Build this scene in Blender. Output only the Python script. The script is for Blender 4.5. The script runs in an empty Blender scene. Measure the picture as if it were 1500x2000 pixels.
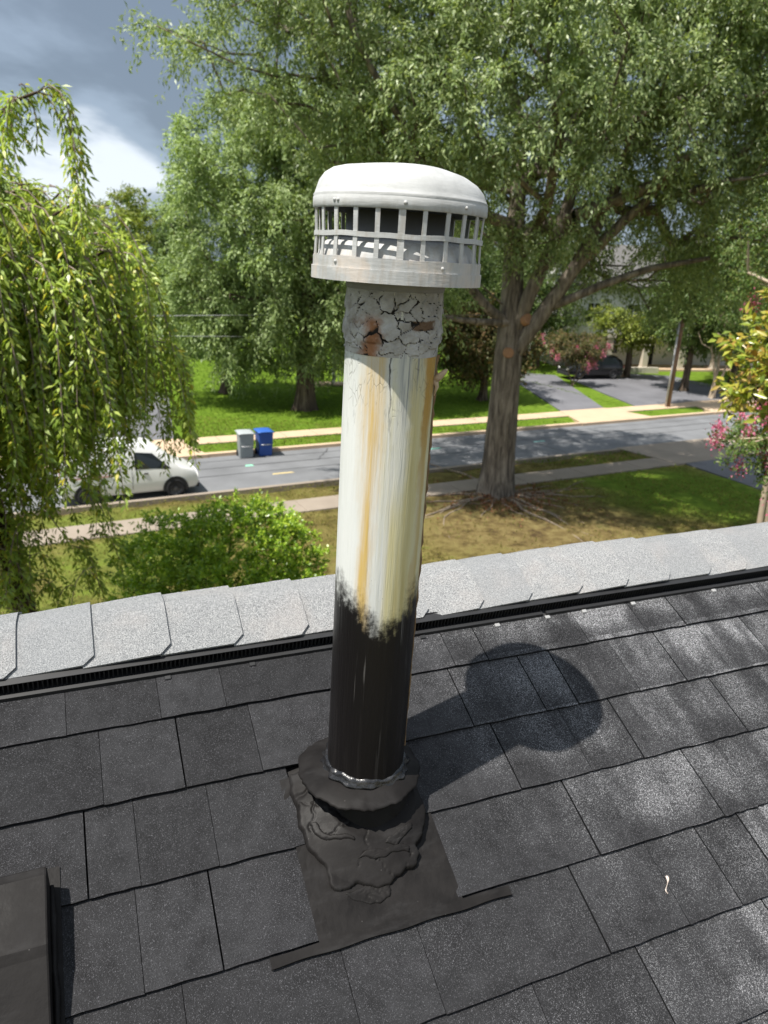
import bpy, math, random
import numpy as np
from mathutils import Vector, Matrix

random.seed(7)
rng = np.random.default_rng(7)
SC = bpy.context.scene
COL = SC.collection

# ------------------------------------------------------------------ camera
CAMZ = 8.0
cam_d = bpy.data.cameras.new('camera')
cam = bpy.data.objects.new('camera', cam_d)
COL.objects.link(cam)
cam.matrix_world = Matrix(((0.998934686, -0.046146439, 0.0, 0.0),
                           (-0.0, 0.0, 0.0, 0.0), (0, 0, 0, CAMZ), (0, 0, 0, 1)))
_cx = Vector((0.998934686, 0.015141293, 0.043591686))
_cy = Vector((-0.046146439, 0.327764468, 0.943631792))
_cz = Vector((0.0, -0.944638129, 0.328114013))
cam.matrix_world = Matrix(((_cx.x, _cy.x, _cz.x, 0), (_cx.y, _cy.y, _cz.y, 0), (_cx.z, _cy.z, _cz.z, CAMZ), (0, 0, 0, 1)))
cam_d.sensor_fit = 'VERTICAL'
cam_d.sensor_height = 36.0
cam_d.lens = 36.0 * 1455 / 2000
cam_d.clip_start = 0.05
cam_d.clip_end = 1500
cam_d.dof.use_dof = True
cam_d.dof.focus_distance = 1.12
cam_d.dof.aperture_fstop = 8.5
SC.camera = cam

# ------------------------------------------------------------------ sun, sky, exposure
SUN_DIR = Vector((0.340, 0.259, -0.904)).normalized()
sun_d = bpy.data.lights.new('sun', 'SUN')
sun_d.energy = 5.0
sun_d.angle = math.radians(0.53)
sun_d.color = (1.0, 0.955, 0.88)
sun = bpy.data.objects.new('sun', sun_d)
sun.rotation_euler = SUN_DIR.to_track_quat('-Z', 'Y').to_euler()
sun.location = (-10, -10, 30)
COL.objects.link(sun)

world = bpy.data.worlds.new('World')
SC.world = world
world.use_nodes = True
wn, wl = world.node_tree.nodes, world.node_tree.links
wn.clear()
w_out = wn.new('ShaderNodeOutputWorld')
w_sky = wn.new('ShaderNodeTexSky')
w_sky.sky_type = 'NISHITA'
w_sky.sun_disc = False
w_sky.sun_elevation = math.radians(64.7)
w_sky.sun_rotation = math.radians(232.7)
w_bg = wn.new('ShaderNodeBackground')
w_bg.inputs[1].default_value = 0.11
wl.new(w_sky.outputs[0], w_bg.inputs[0])
w_tc = wn.new('ShaderNodeTexCoord')
w_sep = wn.new('ShaderNodeSeparateXYZ')
wl.new(w_tc.outputs['Generated'], w_sep.inputs[0])
w_add = wn.new('ShaderNodeMath'); w_add.operation = 'ADD'; w_add.inputs[1].default_value = 0.28
w_abs = wn.new('ShaderNodeMath'); w_abs.operation = 'ABSOLUTE'
wl.new(w_sep.outputs[2], w_abs.inputs[0]); wl.new(w_abs.outputs[0], w_add.inputs[0])
w_div = wn.new('ShaderNodeVectorMath'); w_div.operation = 'DIVIDE'
w_cmb = wn.new('ShaderNodeCombineXYZ')
for k in (0, 1, 2):
    wl.new(w_add.outputs[0], w_cmb.inputs[k])
wl.new(w_tc.outputs['Generated'], w_div.inputs[0]); wl.new(w_cmb.outputs[0], w_div.inputs[1])
w_map = wn.new('ShaderNodeMapping')
w_map.inputs['Location'].default_value = (3.129, 0.308, 0.0)
wl.new(w_div.outputs[0], w_map.inputs[0])
w_n1 = wn.new('ShaderNodeTexNoise')
w_n1.inputs['Scale'].default_value = 0.95; w_n1.inputs['Detail'].default_value = 7.0; w_n1.inputs['Roughness'].default_value = 0.5
w_n1.inputs['Distortion'].default_value = 0.3
wl.new(w_map.outputs[0], w_n1.inputs['Vector'])
w_r = wn.new('ShaderNodeValToRGB')
w_r.color_ramp.interpolation = 'EASE'
w_r.color_ramp.elements[0].position = 0.41; w_r.color_ramp.elements[0].color = (0.155, 0.195, 0.25, 1)
w_r.color_ramp.elements[1].position = 0.62; w_r.color_ramp.elements[1].color = (0.62, 0.67, 0.73, 1)
e_ = w_r.color_ramp.elements.new(0.51); e_.color = (0.25, 0.31, 0.39, 1)
wl.new(w_n1.outputs['Fac'], w_r.inputs[0])
w_bg2 = wn.new('ShaderNodeBackground')
w_bg2.inputs[1].default_value = 1.0
wl.new(w_r.outputs[0], w_bg2.inputs[0])
w_mix = wn.new('ShaderNodeMixShader')
w_mix.inputs[0].default_value = 0.9
wl.new(w_bg.outputs[0], w_mix.inputs[1]); wl.new(w_bg2.outputs[0], w_mix.inputs[2])
wl.new(w_mix.outputs[0], w_out.inputs[0])

SC.view_settings.view_transform = 'Standard'
SC.view_settings.look = 'None'
SC.view_settings.exposure = 0.60
SC.view_settings.gamma = 1.0
SC.view_settings.use_curve_mapping = False
SC.render.engine = 'CYCLES'
SC.cycles.max_bounces = 6
SC.cycles.diffuse_bounces = 3
SC.cycles.glossy_bounces = 3
SC.cycles.transmission_bounces = 3
SC.cycles.use_denoising = True
SC.cycles.denoiser = 'OPENIMAGEDENOISE'
SC.cycles.denoising_input_passes = 'RGB_ALBEDO_NORMAL'
SC.cycles.caustics_reflective = False
SC.cycles.caustics_refractive = False

# ------------------------------------------------------------------ material helpers
class NT:
    def __init__(s, name, rough=0.8, spec=0.3):
        s.m = bpy.data.materials.new(name); s.m.use_nodes = True
        s.n, s.l = s.m.node_tree.nodes, s.m.node_tree.links
        s.b = s.n['Principled BSDF']
        s.b.inputs['Roughness'].default_value = rough
        s.b.inputs['Specular IOR Level'].default_value = spec
        s._tc = None
    def put(s, sock, v):
        if isinstance(v, bpy.types.NodeSocket): s.l.new(v, sock)
        elif v is not None:
            if hasattr(sock.default_value, '__len__') and not hasattr(v, '__len__'): v = (v,) * len(sock.default_value)
            if hasattr(v, '__len__') and len(v) == 3 and len(sock.default_value) == 4: v = (*v, 1)
            sock.default_value = v
    def co(s, kind='Object'):
        if s._tc is None: s._tc = s.n.new('ShaderNodeTexCoord')
        return s._tc.outputs[kind]
    def mapping(s, vec, scale=(1, 1, 1), loc=(0, 0, 0), rot=(0, 0, 0)):
        m = s.n.new('ShaderNodeMapping'); s.l.new(vec, m.inputs[0])
        m.inputs['Scale'].default_value = scale; m.inputs['Location'].default_value = loc; m.inputs['Rotation'].default_value = rot
        return m.outputs[0]
    def noise(s, vec, scale, detail=4, rough=0.55, dist=0.0):
        t = s.n.new('ShaderNodeTexNoise'); s.l.new(vec, t.inputs['Vector'])
        t.inputs['Scale'].default_value = scale; t.inputs['Detail'].default_value = detail
        t.inputs['Roughness'].default_value = rough; t.inputs['Distortion'].default_value = dist
        return t.outputs['Fac']
    def vor(s, vec, scale, feature='F1', out='Distance', rnd=1.0):
        t = s.n.new('ShaderNodeTexVoronoi'); t.feature = feature; s.l.new(vec, t.inputs['Vector'])
        t.inputs['Scale'].default_value = scale; t.inputs['Randomness'].default_value = rnd
        return t.outputs[out]
    def math(s, op, a, b=None, c=None, clamp=False):
        t = s.n.new('ShaderNodeMath'); t.operation = op; t.use_clamp = clamp
        s.put(t.inputs[0], a); s.put(t.inputs[1], b)
        if c is not None: s.put(t.inputs[2], c)
        return t.outputs[0]
    def step(s, x, a, b, lo=0.0, hi=1.0):
        t = s.n.new('ShaderNodeMapRange'); t.interpolation_type = 'SMOOTHSTEP'
        s.put(t.inputs[0], x); s.put(t.inputs[1], a); s.put(t.inputs[2], b); s.put(t.inputs[3], lo); s.put(t.inputs[4], hi)
        return t.outputs[0]
    def ramp(s, x, stops, interp='LINEAR'):
        t = s.n.new('ShaderNodeValToRGB'); t.color_ramp.interpolation = interp
        el = t.color_ramp.elements
        while len(el) < len(stops): el.new(0.5)
        for e, (p, c) in zip(el, stops):
            e.position = p; e.color = (*c, 1) if hasattr(c, '__len__') else (c, c, c, 1)
        s.l.new(x, t.inputs[0]); return t.outputs[0]
    def mix(s, f, a, b, mode='MIX'):
        t = s.n.new('ShaderNodeMix'); t.data_type = 'RGBA'; t.blend_type = mode
        s.put(t.inputs[0], f); s.put(t.inputs[6], a); s.put(t.inputs[7], b)
        return t.outputs[2]
    def xyz(s, vec):
        t = s.n.new('ShaderNodeSeparateXYZ'); s.l.new(vec, t.inputs[0]); return t.outputs
    def bump(s, h, dist=0.01, strength=1.0, prev=None):
        t = s.n.new('ShaderNodeBump'); s.l.new(h, t.inputs['Height'])
        t.inputs['Distance'].default_value = dist; t.inputs['Strength'].default_value = strength
        if prev is not None: s.l.new(prev, t.inputs['Normal'])
        s.l.new(t.outputs[0], s.b.inputs['Normal']); return t.outputs[0]
    def base(s, c): s.put(s.b.inputs['Base Color'], c); return s
    def rnd(s):
        t = s.n.new('ShaderNodeObjectInfo'); return t.outputs['Random']
    def island(s):
        t = s.n.new('ShaderNodeNewGeometry'); return t.outputs['Random Per Island']

def plain(name, col, rough=0.6, spec=0.4, var=0.12, scale=8.0, metal=0.0, bump=0.0):
    t = NT(name, rough, spec)
    n = t.noise(t.co(), scale, 5)
    c = t.mix(n, tuple(x * (1 - var) for x in col), tuple(min(1, x * (1 + var)) for x in col))
    t.base(c); t.b.inputs['Metallic'].default_value = metal
    if bump: t.bump(t.noise(t.co(), scale * 6, 4), bump)
    return t.m

def leafmat(name, cols, trans=0.35, rough=0.45, spec=0.35, bigvar=0.25, scale=0.6):
    """leaf shader: colour differs from leaf to leaf, some light passes through"""
    t = NT(name, rough, spec)
    r = t.island()
    k = len(cols)
    c = t.ramp(r, [(i / (k - 1), cc) for i, cc in enumerate(cols)])
    big = t.noise(t.co(), scale, 2)
    c = t.mix(1.0, c, t.ramp(big, [(0.3, 1 - bigvar), (0.7, 1 + bigvar)]), 'MULTIPLY')
    t.base(c)
    tr = t.n.new('ShaderNodeBsdfTranslucent')
    t.l.new(t.mix(1.0, c, (1.25, 1.3, 0.5), 'MULTIPLY'), tr.inputs[0])
    mx = t.n.new('ShaderNodeMixShader'); mx.inputs[0].default_value = trans
    out = t.n['Material Output']
    t.l.new(t.b.outputs[0], mx.inputs[1]); t.l.new(tr.outputs[0], mx.inputs[2]); t.l.new(mx.outputs[0], out.inputs[0])
    return t.m

# ------------------------------------------------------------------ mesh helpers
def tag(o, label=None, cat=None, group=None, kind=None):
    if label: o['label'] = label
    if cat: o['category'] = cat
    if group: o['group'] = group
    if kind: o['kind'] = kind
    return o
def link(name, me, mat, parent=None):
    o = bpy.data.objects.new(name, me); COL.objects.link(o)
    if mat is not None and not me.materials: me.materials.append(mat)
    if parent is not None: o.parent = parent
    return o
def empty(name, loc=(0, 0, 0), rz=0.0, mat=None):
    o = bpy.data.objects.new(name, None); o.empty_display_size = 0.2; COL.objects.link(o)
    if mat is not None: o.matrix_world = mat
    else: o.location = loc; o.rotation_euler = (0, 0, rz)
    return o
class MB:
    def __init__(s): s.v = []; s.f = []
    def add(s, vs, fs):
        k = len(s.v); s.v += [tuple(x) for x in vs]; s.f += [tuple(i + k for i in q) for q in fs]; return s
    def box(s, x0, x1, y0, y1, z0, z1):
        return s.add([(x0, y0, z0), (x1, y0, z0), (x1, y1, z0), (x0, y1, z0), (x0, y0, z1), (x1, y0, z1), (x1, y1, z1), (x0, y1, z1)],
                     [(0, 3, 2, 1), (4, 5, 6, 7), (0, 1, 5, 4), (1, 2, 6, 5), (2, 3, 7, 6), (3, 0, 4, 7)])
    def prism(s, pts, z0, z1):
        n = len(pts)
        top = [(p[0], p[1], p[2] if len(p) > 2 else z1) for p in pts]
        return s.add([(p[0], p[1], z0) for p in pts] + top,
                     [tuple(range(n - 1, -1, -1)), tuple(range(n, 2 * n))] + [(i, (i + 1) % n, n + (i + 1) % n, n + i) for i in range(n)])
    def lathe(s, prof, seg=32, c=(0, 0, 0), cap=False, fn=None):
        vs = []; n = len(prof)
        for (r, z) in prof:
            for k in range(seg):
                a = 2 * math.pi * k / seg; p = (c[0] + r * math.cos(a), c[1] + r * math.sin(a), c[2] + z)
                vs.append(fn(p, a) if fn else p)
        fs = [(i * seg + k, i * seg + (k + 1) % seg, (i + 1) * seg + (k + 1) % seg, (i + 1) * seg + k) for i in range(n - 1) for k in range(seg)]
        if cap: fs += [tuple(range(seg - 1, -1, -1)), tuple(range((n - 1) * seg, n * seg))]
        return s.add(vs, fs)
    def tube(s, pts, rad, seg=6, cap=True):
        pts = [Vector(p) for p in pts]; n = len(pts)
        if not hasattr(rad, '__len__'): rad = [rad] * n
        vs = []; up = Vector((0.31, 0.17, 0.93))
        for i, p in enumerate(pts):
            d = (pts[min(i + 1, n - 1)] - pts[max(i - 1, 0)])
            d = d.normalized() if d.length > 1e-9 else Vector((0, 0, 1))
            a = d.cross(up)
            if a.length < 0.05: a = d.cross(Vector((1, 0, 0)))
            a.normalize(); b = d.cross(a)
            for k in range(seg):
                t = 2 * math.pi * k / seg; vs.append(p + (a * math.cos(t) + b * math.sin(t)) * rad[i])
        fs = [(i * seg + k, i * seg + (k + 1) % seg, (i + 1) * seg + (k + 1) % seg, (i + 1) * seg + k) for i in range(n - 1) for k in range(seg)]
        if cap: fs += [tuple(range(seg - 1, -1, -1)), tuple(range((n - 1) * seg, n * seg))]
        return s.add(vs, fs)
    def grid(s, P):
        P = np.asarray(P); a, b = P.shape[:2]
        return s.add(P.reshape(-1, 3).tolist(), [(i * b + j, i * b + j + 1, (i + 1) * b + j + 1, (i + 1) * b + j) for i in range(a - 1) for j in range(b - 1)])
    def mesh(s, name, smooth=False):
        me = bpy.data.meshes.new(name); me.from_pydata(s.v, [], s.f); me.update()
        if smooth: me.shade_smooth()
        return me
    def build(s, name, mat, parent=None, smooth=False):
        return link(name, s.mesh(name, smooth), mat, parent)
def bevel(o, w=0.01, seg=2):
    m = o.modifiers.new('bevel', 'BEVEL'); m.width = w; m.segments = seg; m.limit_method = 'ANGLE'; m.angle_limit = math.radians(35); return o

def leaves_mesh(name, P, D, N, L, W, hi=False, fold=0.18):
    n = len(P)
    D = D / np.linalg.norm(D, axis=1, keepdims=True)
    S = np.cross(D, N); S /= np.linalg.norm(S, axis=1, keepdims=True) + 1e-9
    U = np.cross(S, D)
    L = L[:, None]; W = W[:, None]
    b = P; tip = P + D * L - U * L * fold * 0.6
    l = P + D * L * 0.45 + S * W * 0.5 + U * W * fold
    r = P + D * L * 0.45 - S * W * 0.5 + U * W * fold
    if hi:
        c = P + D * L * 0.5 - U * W * 0.08
        V = np.stack([b, l, tip, r, c], 1).reshape(-1, 3)
        idx = np.array([0, 4, 1, 1, 4, 2, 2, 4, 3, 3, 4, 0])[None] + 5 * np.arange(n)[:, None]
        nf, k = n * 4, 3
    else:
        V = np.stack([b, l, tip, r], 1).reshape(-1, 3)
        idx = np.array([0, 3, 2, 1])[None] + 4 * np.arange(n)[:, None]
        nf, k = n, 4
    me = bpy.data.meshes.new(name)
    me.vertices.add(len(V)); me.vertices.foreach_set('co', V.astype(np.float32).ravel())
    idx = idx.ravel().astype(np.int32)
    me.loops.add(len(idx)); me.loops.foreach_set('vertex_index', idx)
    me.polygons.add(nf); me.polygons.foreach_set('loop_start', np.arange(0, nf * k, k, dtype=np.int32))
    me.polygons.foreach_set('loop_total', np.full(nf, k, dtype=np.int32))
    me.update(calc_edges=True)
    return me
def rdir(n, zb=0.0):
    v = rng.normal(size=(n, 3)); v[:, 2] += zb
    return v / np.linalg.norm(v, axis=1, keepdims=True)

# ------------------------------------------------------------------ ground, road, pavements
ST = math.radians(28.8)                       # the street runs at this heading
SD = np.array([math.cos(ST), math.sin(ST)]); SN = np.array([-math.sin(ST), math.cos(ST)])
S0 = np.array([0.0, 27.55])                   # a point of the near road edge
def sp(a, b):                                 # along the street, across it (from the near road edge) -> x, y
    p = S0 + SD * a + SN * b; return (float(p[0]), float(p[1]))

def ground_mat():
    t = NT('lawn', 0.95, 0.1)
    co = t.co()
    x, y, z = t.xyz(co)
    # across-street coordinate
    b = t.math('ADD', t.math('MULTIPLY', x, float(SN[0])), t.math('MULTIPLY', t.math('SUBTRACT', y, 27.55), float(SN[1])))
    n1 = t.noise(co, 0.35, 5, 0.6); n2 = t.noise(co, 2.2, 6, 0.65); n3 = t.noise(co, 14, 4, 0.7)
    green = t.ramp(n2, [(0.3, (0.095, 0.165, 0.016)), (0.55, (0.160, 0.260, 0.025)), (0.75, (0.23, 0.31, 0.045))])
    dry = t.ramp(t.math('ADD', t.math('MULTIPLY', n2, 0.6), t.math('MULTIPLY', n1, 0.4)),
                 [(0.36, (0.075, 0.058, 0.026)), (0.46, (0.165, 0.135, 0.042)), (0.54, (0.24, 0.20, 0.068)), (0.62, (0.155, 0.175, 0.032)), (0.72, (0.12, 0.17, 0.022))])
    # the near lawn is dry round the oak and greener to the right of it
    dx = t.math('DIVIDE', t.math('SUBTRACT', x, 11.5), 4.6); dy = t.math('DIVIDE', t.math('SUBTRACT', y, 27.3), 3.6)
    dd = t.math('SQRT', t.math('ADD', t.math('POWER', dx, 2), t.math('POWER', dy, 2)))
    patch = t.step(t.math('ADD', dd, t.math('MULTIPLY', n1, 1.3)), 1.15, 1.9, 0.95, 0.0)
    lawn_l = t.step(x, -2.0, -6.0, 0.0, 0.55)
    gfac = t.math('MAXIMUM', patch, t.math('MULTIPLY', lawn_l, t.step(n1, 0.35, 0.6)))
    px = t.math('DIVIDE', t.math('SUBTRACT', x, 4.2), 5.2); py = t.math('DIVIDE', t.math('SUBTRACT', y, 22.8), 3.8)
    pd = t.math('ADD', t.math('SQRT', t.math('ADD', t.math('POWER', px, 2), t.math('POWER', py, 2))), t.math('MULTIPLY', t.math('SUBTRACT', n1, .5), 1.2))
    tan = t.ramp(n2, [(.35, (.10, .062, .032)), (.5, (.235, .165, .075)), (.65, (.30, .235, .11))])
    near = t.mix(t.step(pd, 1.05, .5, 0, .6), t.mix(gfac, dry, green), tan)
    far = t.mix(t.step(n1, 0.6, 0.8), green, (0.19, 0.20, 0.05))
    c = t.mix(t.step(b, 1.0, 2.0), near, far)
    c = t.mix(t.math('MULTIPLY', t.step(n3, 0.5, 0.75), 0.45), c, (0.04, 0.05, 0.012))
    t.base(c)
    t.bump(t.math('ADD', n3, t.noise(co, 45, 3)), 0.06, 1.0)
    return t.m
M_LAWN = ground_mat()
def asphalt(name, base, shade=0.0):
    t = NT(name, 0.85, 0.25); co = t.co()
    n = t.noise(co, 0.6, 5); n2 = t.noise(co, 60, 3)
    c = t.ramp(n, [(0.3, tuple(k * 0.82 for k in base)), (0.7, tuple(k * 1.16 for k in base))])
    c = t.mix(t.step(n2, 0.35, 0.7), t.mix(1.0, c, (0.8, 0.8, 0.8), 'MULTIPLY'), c)
    t.base(c); t.bump(n2, 0.004); return t.m
M_ROAD = asphalt('road_asphalt', (0.195, 0.20, 0.21))
M_DRIVE = asphalt('drive_asphalt', (0.17, 0.17, 0.185))
M_CONC = plain('pavement_concrete', (0.52, 0.39, 0.27), 0.9, 0.2, 0.16, 1.2, 0, 0.003)
M_CONC2 = plain('walk_concrete_near', (0.285, 0.24, 0.195), 0.9, 0.2, 0.25, 1.0, 0, 0.003)
M_SEAL = plain('road_tar_seal', (0.085, 0.087, 0.092), 0.6, 0.4)

g = MB(); R_ = 420
# ground as a grid so that it has gentle relief near the house
gx = np.concatenate([[-R_, -150, -70], np.linspace(-40, 44, 85), [80, 160, R_]])
gy = np.concatenate([[-R_, -100, -30], np.linspace(-12, 74, 87), [120, 200, R_]])
gz = np.zeros((len(gx), len(gy)))
P = np.zeros((len(gx), len(gy), 3))
for i, xx in enumerate(gx):
    for j, yy in enumerate(gy):
        bb = (np.array([xx, yy]) - S0) @ SN
        hgt = 0.035 * math.sin(xx * 0.9 + 1.3) * math.sin(yy * 0.8 + xx * 0.3)
        k = min(1.0, max(0.0, (-bb - 3.0) / 2.0)) if bb < 0 else min(1.0, max(0.0, (bb - 9.0) / 3.0))
        if abs(xx) > 40 or yy > 74 or yy < -12: k = 0
        z = hgt * k
        if -0.4 < bb < 5.6: z = -0.2
        P[i, j] = (xx, yy, z - 0.02 if not (-0.4 < bb < 5.6) else -0.2)
ground = g.grid(P).build('ground', M_LAWN, None, True)
if ground.data.polygons[0].normal.z < 0: ground.data.flip_normals()
tag(ground, kind='structure')

RW = 4.75                                      # road width
def strip(name, a0, a1, b0, b1, z0, z1, mat, na=60, kind='structure', parent=None, wav=0.0):
    m = MB(); pts = []
    for q in np.linspace(a0, a1, na): pts.append(sp(q, b0 + wav * random.uniform(-1, 1)))
    for q in np.linspace(a1, a0, na): pts.append(sp(q, b1 + wav * random.uniform(-1, 1)))
    # quads, so that long strips stay clean
    vs = []; fs = []
    for q in range(na):
        p0 = pts[q]; p1 = pts[2 * na - 1 - q]
        vs += [(p0[0], p0[1], z1), (p1[0], p1[1], z1), (p0[0], p0[1], z0), (p1[0], p1[1], z0)]
    for q in range(na - 1):
        k = 4 * q
        fs += [(k, k + 4, k + 5, k + 1), (k + 2, k + 3, k + 7, k + 6), (k, k + 2, k + 6, k + 4), (k + 1, k + 5, k + 7, k + 3)]
    fs += [(0, 1, 3, 2), (4 * na - 4, 4 * na - 2, 4 * na - 1, 4 * na - 3)]
    o = m.add(vs, fs).build(name, mat, parent)
    if kind and parent is None: tag(o, kind=kind)
    return o
road = strip('road', -90, 130, 0.0, RW, -0.3, -0.10, M_ROAD)
# tar seal lines and repair marks on the road
for (b, w) in ((RW * 0.66, 0.045), (RW * 0.45, 0.035), (RW * 0.86, 0.03)):
    strip('tar_seal_line', -60, 60, b - w, b + w, -0.11, -0.0955, M_SEAL, 90, None, road, 0.02)
m = MB(); 
for (a, b0, b1, sk) in ((-1.5, 3.1, 4.6, 1.1), (9.5, 0.6, 4.2, -0.5), (-16, 0.4, 4.4, 0.3)):
    L_ = []; Rr = []
    for q in np.linspace(0, 1, 9):
        j = random.uniform(-.06, .06)
        L_.append(sp(a + sk * q + j, b0 + (b1 - b0) * q)); Rr.append(sp(a + 0.07 + sk * q + j, b0 + (b1 - b0) * q))
    m.prism(L_ + Rr[::-1], -0.11, -0.0955)
m.build('tar_seal_line', M_SEAL, road)
for nm, (a, b), (l, w), c in (('paint_mark', (-4.0, 1.6), (0.9, 0.14), (0.55, 0.44, 0.22)), ('paint_mark', (-4.6, 3.0), (0.35, 0.2), (0.25, 0.62, 0.42)), ('paint_mark', (3.6, 3.0), (0.8, 0.12), (0.2, 0.6, 0.45)), ('paint_mark', (9.3, 2.6), (0.7, 0.12), (0.3, 0.6, 0.55))):
    m = MB(); m.prism([sp(a, b), sp(a + l, b), sp(a + l * 0.9, b + w), sp(a + 0.05, b + w)], -0.11, -0.094)
    m.build(nm, plain('spray_paint', c, 0.8, 0.2, 0.3, 9), road)
kerb_far = strip('kerb', -90, 130, RW, RW + 0.28, -0.3, 0.035, M_CONC, 120)
kerb_near = strip('kerb', -90, 130, -0.20, 0.0, -0.3, 0.02, M_CONC2, 120)
# concrete pavements, in slabs that can be told apart near by
def walk(name, a0, a1, b0, b1, mat, slab=1.5):
    base = strip(name, a0, a1, b0, b1, -0.2, 0.012, M_CONC2, 40)
    q = a0
    while q < a1:
        if -22 < q < 34:
            m = MB(); e = random.uniform(0, 0.006)
            m.prism([sp(q + 0.012, b0 + 0.01), sp(q + slab - 0.012, b0 + 0.01), sp(q + slab - 0.012, b1 - 0.01), sp(q + 0.012, b1 - 0.01)], 0.0, 0.024 + e)
            m.build('slab', mat, base)
        q += slab
    return base
walk('pavement', -60, 90, -3.05, -1.85, M_CONC2)
walk('pavement', -60, 90, RW + 1.75, RW + 2.9, M_CONC)
# drives and their concrete aprons
def flat(name, pts, z, mat):
    o = MB().prism(pts, -0.15, z).build(name, mat); return tag(o, kind='structure')
AP = 0.034
flat('apron', [sp(14.2, RW - 0.05), sp(19.6, RW - 0.05), sp(18.6, RW + 2.95), sp(15.2, RW + 2.95)], 0.040, M_CONC)
flat('drive', [sp(15.3, RW + 2.9), sp(18.5, RW + 2.9), (12.2, 55.5), (8.2, 56.5)], 0.030, M_DRIVE)
flat('apron', [sp(24.4, RW - 0.05), sp(31.5, RW - 0.05), sp(30.0, RW + 2.95), sp(25.2, RW + 2.95)], 0.041, M_CONC)
flat('drive', [sp(21.0, RW + 2.9), sp(29.9, RW + 2.9), (24.0, 53.0), (21.6, 58.0), (15.5, 58.5), (12.8, 54.5)], 0.031, M_DRIVE)
flat('apron', [sp(-11.0, RW - 0.05), sp(-5.6, RW - 0.05), sp(-6.2, RW + 2.95), sp(-10.0, RW + 2.95)], 0.040, M_CONC)
flat('drive', [sp(-9.6, RW + 2.9), sp(-6.3, RW + 2.9), (-12.4, 41.5), (-16.0, 43.0)], 0.030, M_DRIVE)
flat('apron', [sp(12.0, 0.05), sp(19.5, 0.05), sp(17.8, -3.0), sp(12.6, -3.0)], 0.042, M_CONC2)
flat('drive', [sp(13.0, -3.05), sp(17.6, -3.05), (22.5, 24.0), (17.0, 22.0)], 0.033, M_DRIVE)

# ------------------------------------------------------------------ the roof we stand on
H = 1.233
RU = Vector((0.92248059, 0.38604348, 0.0)); RV = Vector((-0.34787482, 0.83127363, 0.43355192)); RN = Vector((0.16736989, -0.39994323, 0.90112859))
RO = Vector((0, 0, CAMZ)) - RN * H
ROOF = Matrix(((RU.x, RV.x, RN.x, RO.x), (RU.y, RV.y, RN.y, RO.y), (RU.z, RV.z, RN.z, RO.z), (0, 0, 0, 1)))
VR = 0.952                                     # ridge line in roof coordinates
C2, S2 = 0.6241, -0.7813                       # far slope direction in (v, n)

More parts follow.
